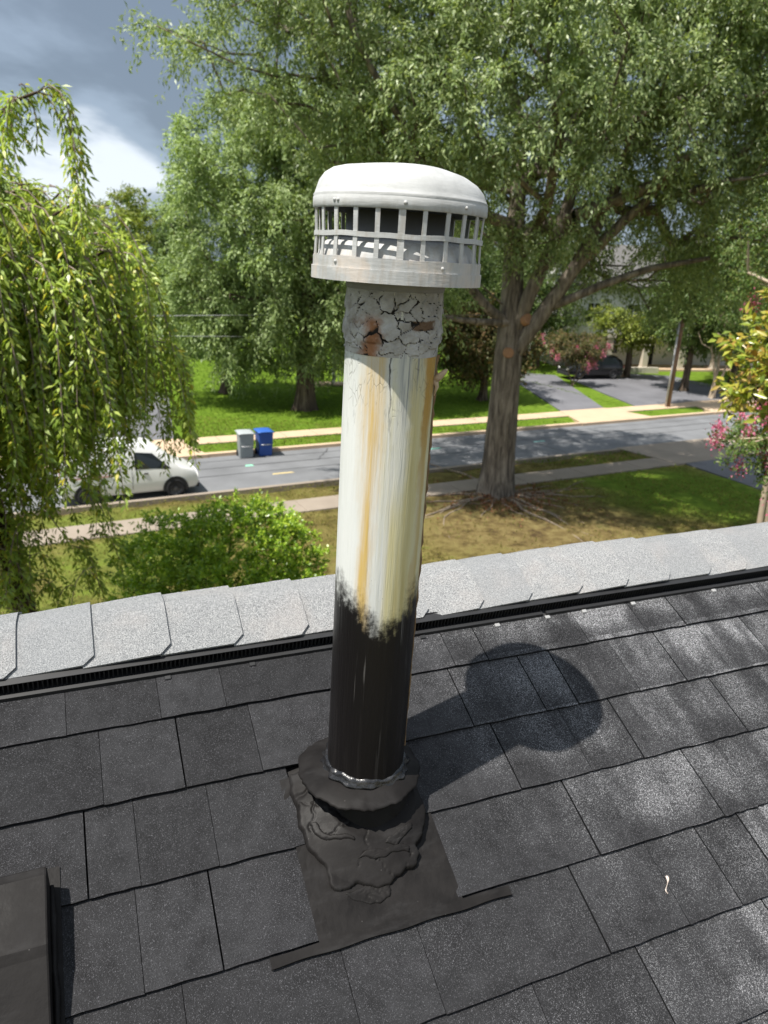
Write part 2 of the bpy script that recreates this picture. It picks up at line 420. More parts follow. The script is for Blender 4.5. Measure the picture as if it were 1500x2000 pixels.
def shingle_mat(name, dark, light, cap=False):
    t = NT(name, 0.8, 0.22); co = t.co()
    x, y, z = t.xyz(co)
    gran = t.vor(co, 1050, 'F1', 'Color'); gr = t.xyz(gran)[0]; gs = t.xyz(gran)[1]
    gran2 = t.noise(co, 330, 3, 0.6)
    n1 = t.noise(co, 2.6, 3, 0.5); n2 = t.noise(co, 9, 4, 0.55)
    if cap:
        c = t.ramp(gr, [(0.0, (0.09, 0.095, 0.10)), (0.25, (0.23, 0.235, 0.24)), (0.6, (0.36, 0.36, 0.36)), (1.0, (0.52, 0.52, 0.51))])
        c = t.mix(t.step(n2, 0.45, 0.75, 0.0, 0.35), c, (0.45, 0.40, 0.37))
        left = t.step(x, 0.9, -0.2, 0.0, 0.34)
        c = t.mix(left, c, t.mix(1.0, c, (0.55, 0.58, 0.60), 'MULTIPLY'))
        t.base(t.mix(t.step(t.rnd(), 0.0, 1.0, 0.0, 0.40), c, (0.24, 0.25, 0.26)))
    else:
        # dark round the vent, with paler granules towards the right
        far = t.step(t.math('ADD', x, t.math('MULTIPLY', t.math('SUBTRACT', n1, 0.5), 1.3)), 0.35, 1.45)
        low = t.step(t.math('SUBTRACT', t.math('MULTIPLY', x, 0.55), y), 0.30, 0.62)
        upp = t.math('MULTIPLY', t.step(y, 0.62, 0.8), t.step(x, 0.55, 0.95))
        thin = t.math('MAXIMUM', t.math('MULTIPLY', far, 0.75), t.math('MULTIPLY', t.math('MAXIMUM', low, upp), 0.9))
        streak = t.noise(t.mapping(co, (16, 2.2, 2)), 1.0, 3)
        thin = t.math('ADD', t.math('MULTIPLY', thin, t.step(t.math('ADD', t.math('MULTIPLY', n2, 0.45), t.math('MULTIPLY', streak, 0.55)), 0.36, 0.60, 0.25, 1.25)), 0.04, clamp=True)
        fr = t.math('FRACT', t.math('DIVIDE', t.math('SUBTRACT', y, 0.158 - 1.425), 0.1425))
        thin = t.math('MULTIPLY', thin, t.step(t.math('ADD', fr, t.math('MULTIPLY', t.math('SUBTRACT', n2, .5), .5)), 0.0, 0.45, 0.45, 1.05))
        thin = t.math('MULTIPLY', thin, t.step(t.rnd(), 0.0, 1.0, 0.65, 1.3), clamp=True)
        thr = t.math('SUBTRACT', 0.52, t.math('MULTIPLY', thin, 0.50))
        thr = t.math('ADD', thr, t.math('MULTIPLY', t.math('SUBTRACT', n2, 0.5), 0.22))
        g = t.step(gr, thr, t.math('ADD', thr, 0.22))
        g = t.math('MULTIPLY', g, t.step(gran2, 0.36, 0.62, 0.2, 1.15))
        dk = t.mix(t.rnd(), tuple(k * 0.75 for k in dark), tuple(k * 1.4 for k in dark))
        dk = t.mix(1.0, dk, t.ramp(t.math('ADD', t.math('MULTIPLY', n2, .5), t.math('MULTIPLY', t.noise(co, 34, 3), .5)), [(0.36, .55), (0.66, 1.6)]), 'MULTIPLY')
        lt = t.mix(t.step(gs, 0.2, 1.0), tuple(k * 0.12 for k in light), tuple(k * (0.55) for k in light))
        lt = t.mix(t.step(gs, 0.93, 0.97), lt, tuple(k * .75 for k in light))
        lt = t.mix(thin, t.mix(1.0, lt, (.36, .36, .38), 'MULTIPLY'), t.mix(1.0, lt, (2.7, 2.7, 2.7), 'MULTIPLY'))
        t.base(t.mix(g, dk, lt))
    t.bump(t.math('ADD', gr, gran2), 0.0016, 0.9)
    return t.m
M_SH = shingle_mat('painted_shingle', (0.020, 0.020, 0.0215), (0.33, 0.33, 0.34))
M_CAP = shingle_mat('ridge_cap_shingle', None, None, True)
M_BLK = plain('black_vent_plastic', (0.018, 0.018, 0.019), 0.5, 0.4, 0.3, 40)
def paint_black():
    t = NT('black_roof_coating', 0.5, 0.12); co = t.co()
    n = t.noise(co, 14, 6, 0.6); f = t.noise(co, 160, 3)
    c = t.ramp(n, [(0.3, (0.007, 0.0063, 0.006)), (0.55, (0.012, 0.0108, 0.0104)), (0.74, (0.018, 0.0168, 0.0165)), (0.88, (0.034, 0.032, 0.031))])
    sp_ = t.step(t.vor(co, 95, 'F1'), 0.0, 0.11, 0.25, 0.0)
    dots = t.math('MULTIPLY', sp_, t.step(t.noise(co, 22, 2), 0.55, 0.7))
    dust = t.math('MULTIPLY', t.step(t.noise(t.mapping(co, (9, 26, 9)), 1, 5, .65), .50, .72), .5)
    c = t.mix(dust, c, (0.030, 0.029, 0.029))
    t.base(t.mix(dots, c, (0.5, 0.48, 0.46)))
    t.put(t.b.inputs['Roughness'], t.step(n, 0.3, 0.7, 0.44, 0.66))
    t.bump(t.math('ADD', t.math('MULTIPLY', f, 0.10), n), 0.0022, 0.6)
    return t.m
M_COAT = paint_black()
M_BRICKW = plain('house_siding', (0.55, 0.52, 0.47), 0.8, 0.2, 0.1, 2)
M_DECK = plain('roof_felt', (0.012, 0.012, 0.013), 0.9, 0.1, 0.2, 20)

house = empty('house', mat=ROOF)
tag(house, 'near house with black painted shingle roof and pale ridge caps under the vent pipe', 'house')
UL, URR = -4.5, 7.5
m = MB()
def far(s, n=0.0):                             # point on the far slope, s metres below the ridge, n above it
    return (VR + C2 * s - S2 * n * 1.0, S2 * s + C2 * n)
fv, fn_ = far(4.6)
m.add([(UL, -3.6, -0.012), (URR, -3.6, -0.012), (URR, VR, -0.012), (UL, VR, -0.012), (UL, fv, fn_), (URR, fv, fn_)], [(0, 1, 2, 3), (3, 2, 5, 4)])
m.build('roof_deck', M_DECK, house)
# the part of the slopes that lies outside the picture is one sheet of shingles
m = MB()
for (a0, a1, b0, b1) in ((UL, -0.62, -3.6, 0.80), (2.72, URR, -3.6, 0.80), (-0.62, 2.72, -3.6, -0.42)):
    m.add([(a0, b0, -0.004), (a1, b0, -0.004), (a1, b1, -0.004), (a0, b1, -0.004)], [(0, 1, 2, 3)])
a, b = far(0.14, 0.004); c, d = far(4.6, 0.004)
m.add([(UL, a, b), (URR, a, b), (URR, c, d), (UL, c, d)], [(0, 1, 2, 3)])
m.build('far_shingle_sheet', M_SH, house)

def shingle(u0, u1, v0, v1, deep0, deep1, lift):
    """one tab: a thin slab, lower edge proud, upper edge tucked under the next course"""
    nseg = 6; th = 0.0064
    g0 = 0.0014 if deep0 else 0.0005; g1 = 0.0014 if deep1 else 0.0005
    a, b = u0 + g0, u1 - g1
    us = [a + (b - a) * k / nseg for k in range(nseg + 1)]
    jit = [random.uniform(-0.0011, 0.0011) for _ in us]
    nb = 0.0080 + lift
    rowb = [(u, v0 + j, nb + random.uniform(-.0004, .0004)) for u, j in zip(us, jit)]
    rowm = [(u, v0 + (v1 - v0) * .5, nb * 0.55 + .001) for u in us]
    rowt = [(u, v1, 0.0012 + lift * 0.5) for u in us]
    bot = [(u, v0 + j, nb - th) for (u, _, _), j in zip(rowb, jit)]
    m = MB(); n = nseg + 1
    fs = []
    for k in range(nseg):
        fs += [(k, k + 1, n + k + 1, n + k), (n + k, n + k + 1, 2 * n + k + 1, 2 * n + k), (3 * n + k, 3 * n + k + 1, k + 1, k)]
    vs = rowb + rowm + rowt + bot
    e = len(vs); vs += [(a, v1, -0.003), (b, v1, -0.003)]
    fs += [(0, n, 2 * n, e, 3 * n), (nseg, 3 * n + nseg, e + 1, 2 * n + nseg, n + nseg)]
    m.add(vs, fs)
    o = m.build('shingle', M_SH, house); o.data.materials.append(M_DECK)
    for q in range(nseg): o.data.polygons[3 * q + 2].material_index = 1
    for q in (3 * nseg, 3 * nseg + 1): o.data.polygons[q].material_index = 1
    return o
EXP = 0.1425
COURSES = [  # lower edge v, joints (u, deep)
    (0.7165, [(-.07, 0), (.085, 0), (.2, 0), (.43, 0), (.668, 0), (.745, 1), (1.001, 0), (1.16, 0), (1.275, 1), (1.55, 1)], None),
    (0.5805, [(-.02, 0), (.108, 1), (.238, 0), (.42, 0), (.65, 1), (.815, 1), (.893, 1), (1.05, 0), (1.177, 1), (1.306, 0), (1.441, 1)], None),
    (0.4425, [(-.051, 1), (.023, 0), (.14, 0), (.687, 1), (.844, 0), (.966, 1), (1.118, 0), (1.239, 1)], (.279, .489)),
    (0.3000, [(.013, 0), (.121, 1), (.774, 1), (1.06, 1), (1.144, 0)], (.2705, .4945)),
    (0.1580, [(-.1, 1), (.062, 0), (.291, 0), (.416, 0), (.708, 1), (.87, 0), (.987, 1)], None),
    (0.0160, [(-.2, 1), (.1, 0), (.3, 1), (.562, 0), (.757, 1), (1.033, 1)], None),
    (-0.1265, [(.15, 1), (.42, 0), (.61, 1), (.88, 0)], None),
    (-0.2690, [(.05, 1), (.33, 0), (.7, 1)], None),
    (-0.4115, [(.2, 1), (.5, 0)], None)]
for ci, (v0, js, cut) in enumerate(COURSES):
    js = sorted(js)
    while js[-1][0] < 2.72: js.append((js[-1][0] + random.choice((.11, .15, .19, .26)) + random.uniform(-.02, .02), random.random() < 0.6))
    while js[0][0] > -0.62: js.insert(0, (js[0][0] - random.choice((.12, .16, .2, .27)), random.random() < 0.6))
    vt = v0 + EXP + 0.012 if ci else 0.835
    for (a, da), (b, db) in zip(js[:-1], js[1:]):
        lift = random.choice((0.0, 0.0, 0.0007, 0.0013))
        if cut and a < cut[1] and b > cut[0]:
            if a < cut[0] - 0.005: shingle(a, cut[0], v0, vt, da, 1, lift)
            if b > cut[1] + 0.005: shingle(cut[1], b, v0, vt, 1, db, lift)
        else:
            shingle(a, b, v0, vt, da, db, lift)

# ridge caps, each lapped over the next one to the right
CB = [-.80, -.67, -.54, -.41, -.277, -.145, -.017, .117, .253, .385, .52, .652, .785, .909, 1.046, 1.178, 1.305, 1.439, 1.557, 1.69, 1.82, 1.95, 2.08, 2.21, 2.34, 2.47, 2.6, 2.73]
def ridge_wave(u): return 0.0030 * math.sin(u * 6.5 + 0.6) + 0.0012 * math.sin(u * 17.0)
def cap_section():
    pts = [(0.832, 0.0300), (0.850, 0.0315), (0.875, 0.0330), (0.900, 0.0345), (0.922, 0.0350), (0.938, 0.0335)]
    pts += [(0.9535, 0.0275)]
    for s in (0.025, 0.045, 0.075, 0.105, 0.13):
        a, b = far(s, 0.034); pts.append((a, b))
    return pts
SEC = cap_section()
for i in range(len(CB) - 1):
    u0, u1 = CB[i] - 0.02, CB[i + 1]
    ts = [0.0, 0.35, 0.7, 0.9, 1.0]
    tops, bots = [], []
    jit = random.uniform(-0.004, 0.004)
    for tt in ts:
        rt, rb = [], []
        for k, (vv, nn) in enumerate(SEC):
            u = u0 + (u1 - u0) * tt
            e = min(k, len(SEC) - 1 - k)
            if tt == 1.0 and e == 0: u -= 0.022
            if tt == 0.9 and e == 0: u -= 0.004
            lift = 0.0062 * tt + random.uniform(-.0003, .0003)
            w = ridge_wave(u)
            nrm = (0, 1) if k < 6 else ((0.42, 0.90) if k == 6 else (-S2, C2))
            vs_ = vv + (jit * 0.5 if e == 0 and k == 0 else 0) + (0.006 if tt == 1.0 and k == 0 else 0)
            rt.append((u, vs_ + nrm[0] * (lift + w), nn + nrm[1] * (lift + w)))
            rb.append((u, vs_ + nrm[0] * (lift + w - 0.0042), nn + nrm[1] * (lift + w - 0.0042)))
        tops.append(rt); bots.append(rb)
    m = MB(); m.grid(np.array(tops)[:, ::-1]); m.grid(np.array(bots))
    a, b = len(ts), len(SEC)
    rim = []
    def loop(g_): return [g_[0][k] for k in range(b)] + [g_[q][b - 1] for q in range(1, a)] + [g_[a - 1][k] for k in range(b - 2, -1, -1)] + [g_[q][0] for q in range(a - 2, 0, -1)]
    lt, lb = loop(tops), loop(bots); nl = len(lt)
    m.add(lt + lb, [(q, (q + 1) % nl, nl + (q + 1) % nl, nl + q) for q in range(nl)])
    m.build('ridge_cap', M_CAP, house)
# the ridge vent under the caps: a lip and a row of fins
vent = empty('ridge_vent'); vent.parent = house
def lip(a, b): MB().add([(a, .804, .001), (b, .804, .001), (b, .806, .0105), (a, .806, .0105), (a, .813, .0105), (b, .813, .0105), (b, .815, .001), (a, .815, .001)],
                        [(0, 1, 2, 3), (3, 2, 5, 4), (4, 5, 6, 7), (0, 3, 4, 7), (1, 6, 5, 2)]).build('lip', M_BLK, vent)
lip(-0.62, 0.926); lip(0.936, 2.12); lip(2.13, 2.72)
m = MB(); m.box(-.62, 2.72, .838, .842, -.002, .0285); m.build('back_plate', M_DECK, vent)
m = MB(); m.box(-.62, 2.72, .816, .8375, -.001, .003); m.box(-.62, 2.72, .821, .8375, .0265, .0282); m.build('rail', M_BLK, vent)
m = MB(); u = -0.62
while u < 2.72:
    m.add([(u, .8185, .003), (u + .0022, .8185, .003), (u + .0022, .8225, .0265), (u, .8225, .0265), (u, .838, .003), (u + .0022, .838, .003), (u + .0022, .838, .0265), (u, .838, .0265)],
          [(0, 1, 2, 3), (0, 3, 7, 4), (1, 5, 6, 2)])
    u += 0.0078
o = m.build('fin', M_BLK, vent); o['kind'] = 'stuff'
M_TAB = plain('vent_tab', (0.30, 0.30, 0.30), 0.5, 0.4, 0.3, 60)
for u in (-.3, .10, .258, .62, .80, .93, 1.03, 1.17, 1.42, 1.7):
    m = MB(); m.box(u, u + .012, .795, .8035, .004, .0075); bevel(m.build('tab', M_TAB if u > .7 else M_BLK, vent), .001, 1)
# walls of the house below the eaves
m = MB()
Mi = ROOF.inverted()
def wpt(x, y, z): return tuple(Mi @ Vector((x, y, z)))
rw = lambda u, s, z: (RO + RU * u + Vector((RV.x, RV.y, 0)).normalized() * (s + VR * 0.9012) , z)
vs = []
Hh = Vector((RV.x, RV.y, 0)).normalized()
Rz = (RO + RV * VR).z
for u in (UL + .3, URR - .3):
    b0 = RO + RU * u + RV * VR
    for s_ in (-3.9, 3.7):
        q = b0 + Hh * s_; zt = Rz - abs(s_) * 0.481 - 0.06
        vs += [(q.x, q.y, 0.0), (q.x, q.y, zt)]
    vs += [(b0.x, b0.y, Rz - 0.06)]
fs = [(0, 1, 4, 3, 2), (5, 7, 8, 9, 6), (0, 5, 6, 1), (2, 3, 8, 7)]
m.add([wpt(*p) for p in vs], fs); m.build('wall', M_BRICKW, house)

# ------------------------------------------------------------------ vent pipe
PX, PY = 0.0, 1.075
PS = 1.075 / 0.985                             # the pipe's own coordinates are in units of 1/PS metre
PR = 0.060
def pipe_mat():
    t = NT('weathered_pipe_paint', 0.5, 0.3); co = t.co()
    x, y, z = t.xyz(co)
    s = t.math('DIVIDE', x, PR)
    str_ = t.noise(t.mapping(co, (70, 70, 3.0)), 1.0, 6, 0.65)
    fine = t.noise(t.mapping(co, (260, 260, 12.0)), 1.0, 4, 0.6)
    blot = t.noise(co, 26, 5, 0.6)
    white = t.mix(fine, (0.56, 0.57, 0.54), (0.70, 0.71, 0.69))
    cream = t.ramp(str_, [(0.3, (0.50, 0.40, 0.12)), (0.5, (0.62, 0.55, 0.27)), (0.7, (0.65, 0.62, 0.42))])
    side = t.step(t.math('ADD', s, t.math('MULTIPLY', t.math('SUBTRACT', str_, 0.5), 0.9)), -0.12, 0.30)
    hole = t.step(t.math('ADD', t.math('ABSOLUTE', t.math('SUBTRACT', s, 0.30)), t.math('MULTIPLY', blot, 0.3)), 0.2, 0.42, 0.65, 0.0)
    hole = t.math('MULTIPLY', hole, t.math('MULTIPLY', t.step(z, -0.36, -0.26), 1.0))
    c = t.mix(t.math('MULTIPLY', side, t.math('SUBTRACT', 0.85, hole)), white, cream)
    c = t.mix(t.math('MULTIPLY', t.step(z, -.20, -.12), .35), c, (0.42, 0.44, 0.40))
    # rust runs
    w1 = t.math('ADD', s, t.math('MULTIPLY', t.math('SUBTRACT', t.noise(t.mapping(co, (34, 34, 11)), 1, 5, .65), 0.5), 0.42))
    d1 = t.math('ABSOLUTE', t.math('ADD', w1, 0.30))
    wid = t.step(z, -0.46, -0.15, 0.24, 0.42)
    run1 = t.math('MULTIPLY', t.step(d1, 0.02, wid, 1.0, 0.0), t.step(str_, 0.34, 0.60, 0.25, 1.0))
    front = t.step(y, 0.01, -0.01)
    run1 = t.math('MULTIPLY', run1, front)
    d2 = t.math('ABSOLUTE', t.math('ADD', w1, -0.84))
    run2 = t.math('MULTIPLY', t.step(d2, 0.03, 0.12, 1.0, 0.0), t.math('MULTIPLY', front, t.step(z, -0.33, -0.17, 0.35, 1.0)))
    c = t.mix(t.math('MULTIPLY', run1, 0.85), c, t.mix(str_, (0.48, 0.23, 0.012), (0.60, 0.44, 0.085)))
    c = t.mix(t.math('MULTIPLY', run2, 0.9), c, (0.42, 0.23, 0.03))
    # slate smudges near the top, where the paint is rubbed
    sm = t.math('MULTIPLY', t.step(t.math('ABSOLUTE', t.math('SUBTRACT', s, 0.45)), 0.04, 0.34, 1.0, 0.0), t.step(z, -0.245, -0.15))
    sm = t.math('MULTIPLY', sm, t.math('MULTIPLY', t.step(t.math('ADD', t.math('MULTIPLY', str_, .5), t.math('MULTIPLY', fine, .5)), 0.44, 0.60), front))
    c = t.mix(t.math('MULTIPLY', sm, 0.85), c, (0.10, 0.115, 0.16))
    ln = t.math('MULTIPLY', t.step(t.math('ABSOLUTE', t.math('SUBTRACT', w1, 0.05)), 0.0, 0.035, 1.0, 0.0), t.step(z, -0.26, -0.13))
    c = t.mix(t.math('MULTIPLY', t.math('MULTIPLY', ln, front), t.step(fine, .35, .55)), c, (0.06, 0.06, 0.06))
    # dark hairline cracks in the paint
    crk = t.math('MULTIPLY', t.step(t.noise(t.mapping(co, (170, 170, 22)), 1.0, 5, 0.7), 0.60, 0.66), t.step(z, -0.30, -0.10, 0.0, 0.45))
    c = t.mix(crk, c, (0.10, 0.10, 0.09))
    cw = t.mapping(co, (1, 1, .38)); ce = t.vor(cw, 150, 'DISTANCE_TO_EDGE')
    ck = t.math('MULTIPLY', t.step(ce, 0.012, 0.05, 1.0, 0.0), t.math('MULTIPLY', t.step(t.noise(co, 30, 3), .46, .60), t.step(z, -.26, -.14, .0, .38)))
    c = t.mix(ck, c, (.13, .12, .09))
    # black coating on the lower part, ragged edge
    zz = t.math('ADD', z, t.math('MULTIPLY', t.math('SUBTRACT', blot, 0.5), 0.075))
    zz = t.math('ADD', zz, t.math('MULTIPLY', t.math('SUBTRACT', t.noise(co, 150, 4, .7), 0.5), 0.055))
    zz = t.math('ADD', zz, t.math('MULTIPLY', t.math('SUBTRACT', t.noise(t.mapping(co, (120, 120, 24)), 1, 4), 0.5), 0.05))
    dip = t.step(t.math('ABSOLUTE', t.math('SUBTRACT', s, 0.22)), 0.02, 0.85, 0.046, 0.0)
    lft = t.step(s, -0.5, -0.9, 0.0, -0.012)
    edge = t.math('SUBTRACT', -0.455, t.math('ADD', dip, lft))
    blk = t.step(t.math('SUBTRACT', zz, edge), 0.034, -0.020)
    bc = t.mix(t.step(str_, 0.5, 0.75), (0.007, 0.006, 0.006), (0.018, 0.016, 0.0155))
    drip = t.math('MULTIPLY', t.step(t.noise(t.mapping(co, (150, 150, 5)), 1, 2), .64, .70), t.step(z, -.74, -.5, .05, .3))
    bc = t.mix(drip, bc, (0.26, 0.25, 0.24))
    spk = t.math('MULTIPLY', t.step(t.vor(co, 180, 'F1'), 0.04, 0.14, 1.0, 0.0), t.step(t.noise(co, 40, 2), 0.5, 0.62))
    c = t.mix(t.math('MULTIPLY', spk, t.step(z, -0.38, -0.47, 0.0, 0.85)), c, (0.03, 0.03, 0.03))
    t.base(t.mix(blk, c, bc))
    t.put(t.b.inputs['Roughness'], t.mix(blk, (0.5,) * 3, (0.36,) * 3))
    t.bump(t.math('SUBTRACT', t.math('ADD', str_, t.math('MULTIPLY', fine, 0.6)), t.math('MULTIPLY', ck, .6)), 0.0018, 0.8)
    return t.m
M_PIPE = pipe_mat()
def capwhite():
    t = NT('chalky_white_paint', 0.55, 0.35); co = t.co()
    x, y, z = t.xyz(co)
    n = t.noise(co, 22, 6, 0.65); n2 = t.noise(t.mapping(co, (150, 150, 30)), 1, 4, .6)
    c = t.ramp(n, [(0.3, (0.37, 0.375, 0.37)), (0.5, (0.46, 0.465, 0.46)), (0.65, (0.51, 0.515, 0.51))])
    grime = t.math('MULTIPLY', t.step(n2, 0.46, 0.66), t.step(z, 0.064, 0.04, 0.0, 0.55))
    c = t.mix(grime, c, (0.36, 0.33, 0.29))
    tan = t.math('MULTIPLY', t.step(n, 0.42, 0.62), t.step(z, 0.005, -0.012, 0.0, 0.55))
    c = t.mix(tan, c, (0.55, 0.46, 0.38))
    sc_ = t.step(t.noise(t.mapping(co, (18, 30, 120), (0, 0, 0), (0.1, 0.2, 0.3)), 1, 3, .7), 0.66, 0.69, 0.0, 0.5)
    c = t.mix(sc_, c, (0.45, 0.45, 0.44))
    t.base(c); t.bump(t.math('ADD', n, t.math('MULTIPLY', t.noise(t.mapping(co, (60, 60, 400)), 1, 3), .35)), 0.0012, .6)
    return t.m
M_CW = capwhite()
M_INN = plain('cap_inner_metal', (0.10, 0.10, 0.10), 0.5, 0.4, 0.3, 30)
pipe = empty('vent_pipe', (PX + .002, PY, CAMZ)); pipe.scale = (PS, PS, PS); pipe.rotation_euler = (0, math.radians(1.0), 0)
tag(pipe, 'tall weathered white flue pipe with slotted dome cap, black painted foot and rust runs', 'vent pipe')
def oval(p, a):
    k = 1 + 0.006 * math.sin(3 * a + p[2] * 9)
    return (p[0] * k, p[1] * k, p[2])
zs = np.linspace(-0.985, 0.02, 60)
MB().lathe([(PR, float(z)) for z in zs], 72, fn=oval).build('pipe', M_PIPE, pipe, True)
# the seam strip along the right of the pipe with flaking paint
def seam():
    m = MB(); pts = []; n = 70
    aa = math.radians(-8)
    for k in range(n):
        z = -0.12 - 0.60 * k / (n - 1)
        w = 0.0032 * (1 - k / n) + random.uniform(0.0008, 0.0022)
        pts.append((z, w, random.uniform(0.0005, 0.0034) * (1.4 - k / n)))
    P = np.zeros((n, 4, 3))
    for i, (z, w, h) in enumerate(pts):
        for j, (da, rr) in enumerate(((-w / PR, PR + .0002), (-w * .4 / PR, PR + h), (w * .6 / PR, PR + h), (w / PR, PR + 0.0003))):
            P[i, j] = (rr * math.cos(aa + da), rr * math.sin(aa + da), z)
    return m.grid(P).build('flaking_seam', plain('flaking_rust', (0.20, 0.13, 0.07), 0.8, 0.2, 0.6, 60), pipe)
seam()
m = MB()
# dark slot behind the seam and the torn flake of paint curling off it
P = np.zeros((12, 2, 3))
for i in range(12):
    z = -0.105 - 0.075 * i / 11; w = 0.006 * math.sin(math.pi * (i + .5) / 12) + .001
    for j, a in enumerate((math.radians(-2), math.radians(-2) + w / PR)):
        P[i, j] = ((PR + .0012) * math.cos(a), (PR + .0012) * math.sin(a), z)
m.grid(P).build('split', plain('split_dark', (0.01, 0.01, 0.01), 0.9, 0.1), pipe)
m = MB()
m.tube([(PR * .985, -.014, -.152), (PR + .004, -.016, -.147), (PR + .010, -.017, -.1405), (PR + .0135, -.018, -.1365)], [.0050, .0046, .0034, .0012], 6)
m.tube([(PR * .985, -.014, -.152), (PR + .002, -.016, -.160), (PR - .001, -.017, -.172)], [.0050, .0030, .0008], 6)
m.build('paint_flake', plain('curled_paint', (0.50, 0.38, 0.26), 0.8, 0.2, 0.35, 60), pipe, True)
# cracked band of old sealant under the cap
def cracked_band():
    ns, nz = 300, 74
    z0, z1 = -0.035, -0.121
    pts = rng.uniform(0, 1, (120, 2)); pts[:, 0] *= 2 * math.pi * PR; pts[:, 1] = pts[:, 1] * (z0 - z1 + .02) - .01
    pts = pts[(pts[:, 1] > -0.02)]
    Cc = 2 * math.pi * PR
    A = np.linspace(0, Cc, ns, endpoint=False); Z = np.linspace(0, z0 - z1, nz)
    AA, ZZ = np.meshgrid(A, Z, indexing='ij')
    def vno(x, y):   # cheap value noise
        return (np.sin(x * 61 + 3 * np.sin(y * 97)) + np.sin(y * 133 + 2 * np.sin(x * 83)) + np.sin((x + y) * 211)) / 3
    wa = AA + 0.0022 * vno(AA * 2.1, ZZ * 2.3) ; wz = ZZ + 0.0022 * vno(ZZ * 2.7 + 5, AA * 1.9)
    d = np.full(AA.shape + (len(pts),), 0.0)
    dx = np.abs(wa[..., None] - pts[:, 0]); dx = np.minimum(dx, Cc - dx); dy = wz[..., None] - pts[:, 1]
    d = np.sqrt(dx ** 2 + dy ** 2); ci = d.argmin(axis=2); d.sort(axis=2)
    rh = rng.uniform(0, 1, len(pts)); rt_ = rng.normal(size=(len(pts), 2)); tilt = ((wa - pts[ci, 0]) * rt_[ci, 0] + dy[np.arange(ns)[:, None], np.arange(nz)[None], ci] * rt_[ci, 1]) * .16
    e = d[..., 1] - d[..., 0]
    cell = np.clip(1 - (d[..., 0] / 0.0075) ** 2, 0, 1)
    midz = np.exp(-((ZZ - 0.058) / 0.023) ** 2) + 0.5 * np.exp(-((ZZ - 0.024) / 0.014) ** 2)
    width = 0.0004 + 0.0026 * midz * np.clip(vno(AA * 1.3, ZZ * 1.1) + .45, 0, 1) * (0.5 + 0.5 * np.sin(AA * 47 + 1))
    crack = np.clip(1 - e / np.maximum(width, 1e-4), 0, 1)
    top = np.clip((ZZ - .006) / 0.008 + .9 * vno(AA * .9, ZZ * .7), 0, 1); bott = np.clip((z0 - z1 - ZZ - .016 * rh[ci]) / 0.0022, 0, 1)
    thick = (0.0012 + 0.0012 * midz) * np.minimum(1, .12 + top) * np.clip(bott, 0.0, 1) + (0.0010 * cell + .0022 * (rh[ci] - .35) + np.clip(tilt, -.0022, .0022)) * np.clip(midz, 0, 1) * np.clip(bott, 0, 1) + 0.0004 * vno(AA * 6, ZZ * 6)
    thick = thick - crack * 0.0048 * (0.45 + 0.55 * np.clip(midz, 0, 1))
    rr = PR + np.maximum(thick, 0.0003 + 0 * thick)
    X = rr * np.cos(AA / PR); Y = rr * np.sin(AA / PR); Zw = z0 - ZZ
    Pp = np.stack([X, Y, Zw], -1); Pp = np.concatenate([Pp, Pp[:1]], 0)
    o = MB().grid(Pp).build('cracked_sealant_band', None, pipe, False)
    at = o.data.attributes.new('crack', 'FLOAT', 'POINT')
    cc = np.concatenate([crack, crack[:1]], 0)
    at.data.foreach_set('value', cc.ravel().astype(np.float32))
    if sum(p.normal.dot(Vector((p.center.x, p.center.y, 0))) for p in list(o.data.polygons)[:400]) < 0: o.data.flip_normals()
    return o
def band_mat():
    t = NT('old_sealant', 0.85, 0.2); co = t.co(); x, y, z = t.xyz(co)
    a = t.n.new('ShaderNodeAttribute'); a.attribute_name = 'crack'
    n = t.noise(co, 45, 6, .65); s = t.math('DIVIDE', x, PR)
    c = t.ramp(n, [(0.3, (0.26, 0.245, 0.22)), (0.55, (0.40, 0.39, 0.37)), (0.75, (0.52, 0.51, 0.49))])
    rm = t.math('MULTIPLY', t.step(t.math('ADD', t.math('ABSOLUTE', t.math('ADD', s, 0.42)), t.math('MULTIPLY', n, .75)), 0.36, 0.72, 1.0, 0.0), t.math('MULTIPLY', t.step(z, -0.068, -0.082), t.step(y, 0.0, -0.01)))
    c = t.mix(t.math('MULTIPLY', rm, .85), c, t.mix(n, (0.10, 0.024, 0.006), (0.44, 0.17, 0.035)))
    rm2 = t.math('MULTIPLY', t.step(t.math('ADD', t.math('ABSOLUTE', t.math('SUBTRACT', s, 0.62)), t.math('MULTIPLY', n, .35)), 0.34, 0.42, 1.0, 0.0), t.math('MULTIPLY', t.step(t.math('ABSOLUTE', t.math('ADD', t.math('ADD', z, 0.082), t.math('MULTIPLY', t.math('SUBTRACT', n, .5), .012))), 0.0045, 0.0065, 1.0, 0.0), t.step(y, 0.0, -0.01)))
    c = t.mix(t.math('MULTIPLY', rm2, .9), c, (0.12, 0.065, 0.03))
    c = t.mix(t.step(a.outputs['Fac'], 0.10, 0.55), c, (0.02, 0.018, 0.016))
    t.base(c); t.bump(t.noise(co, 160, 4), 0.0009, .6); return t.m
bo = cracked_band(); bo.data.materials.append(band_mat())
MB().lathe([(PR + .0030, -0.030), (PR + .0030, -0.039), (PR + .0016, -.043), (PR - .001, -.044)], 64).build('cap_sleeve', plain('sleeve_paint', (0.25, 0.245, 0.24), 0.7, 0.2, 0.3, 40), pipe, True)

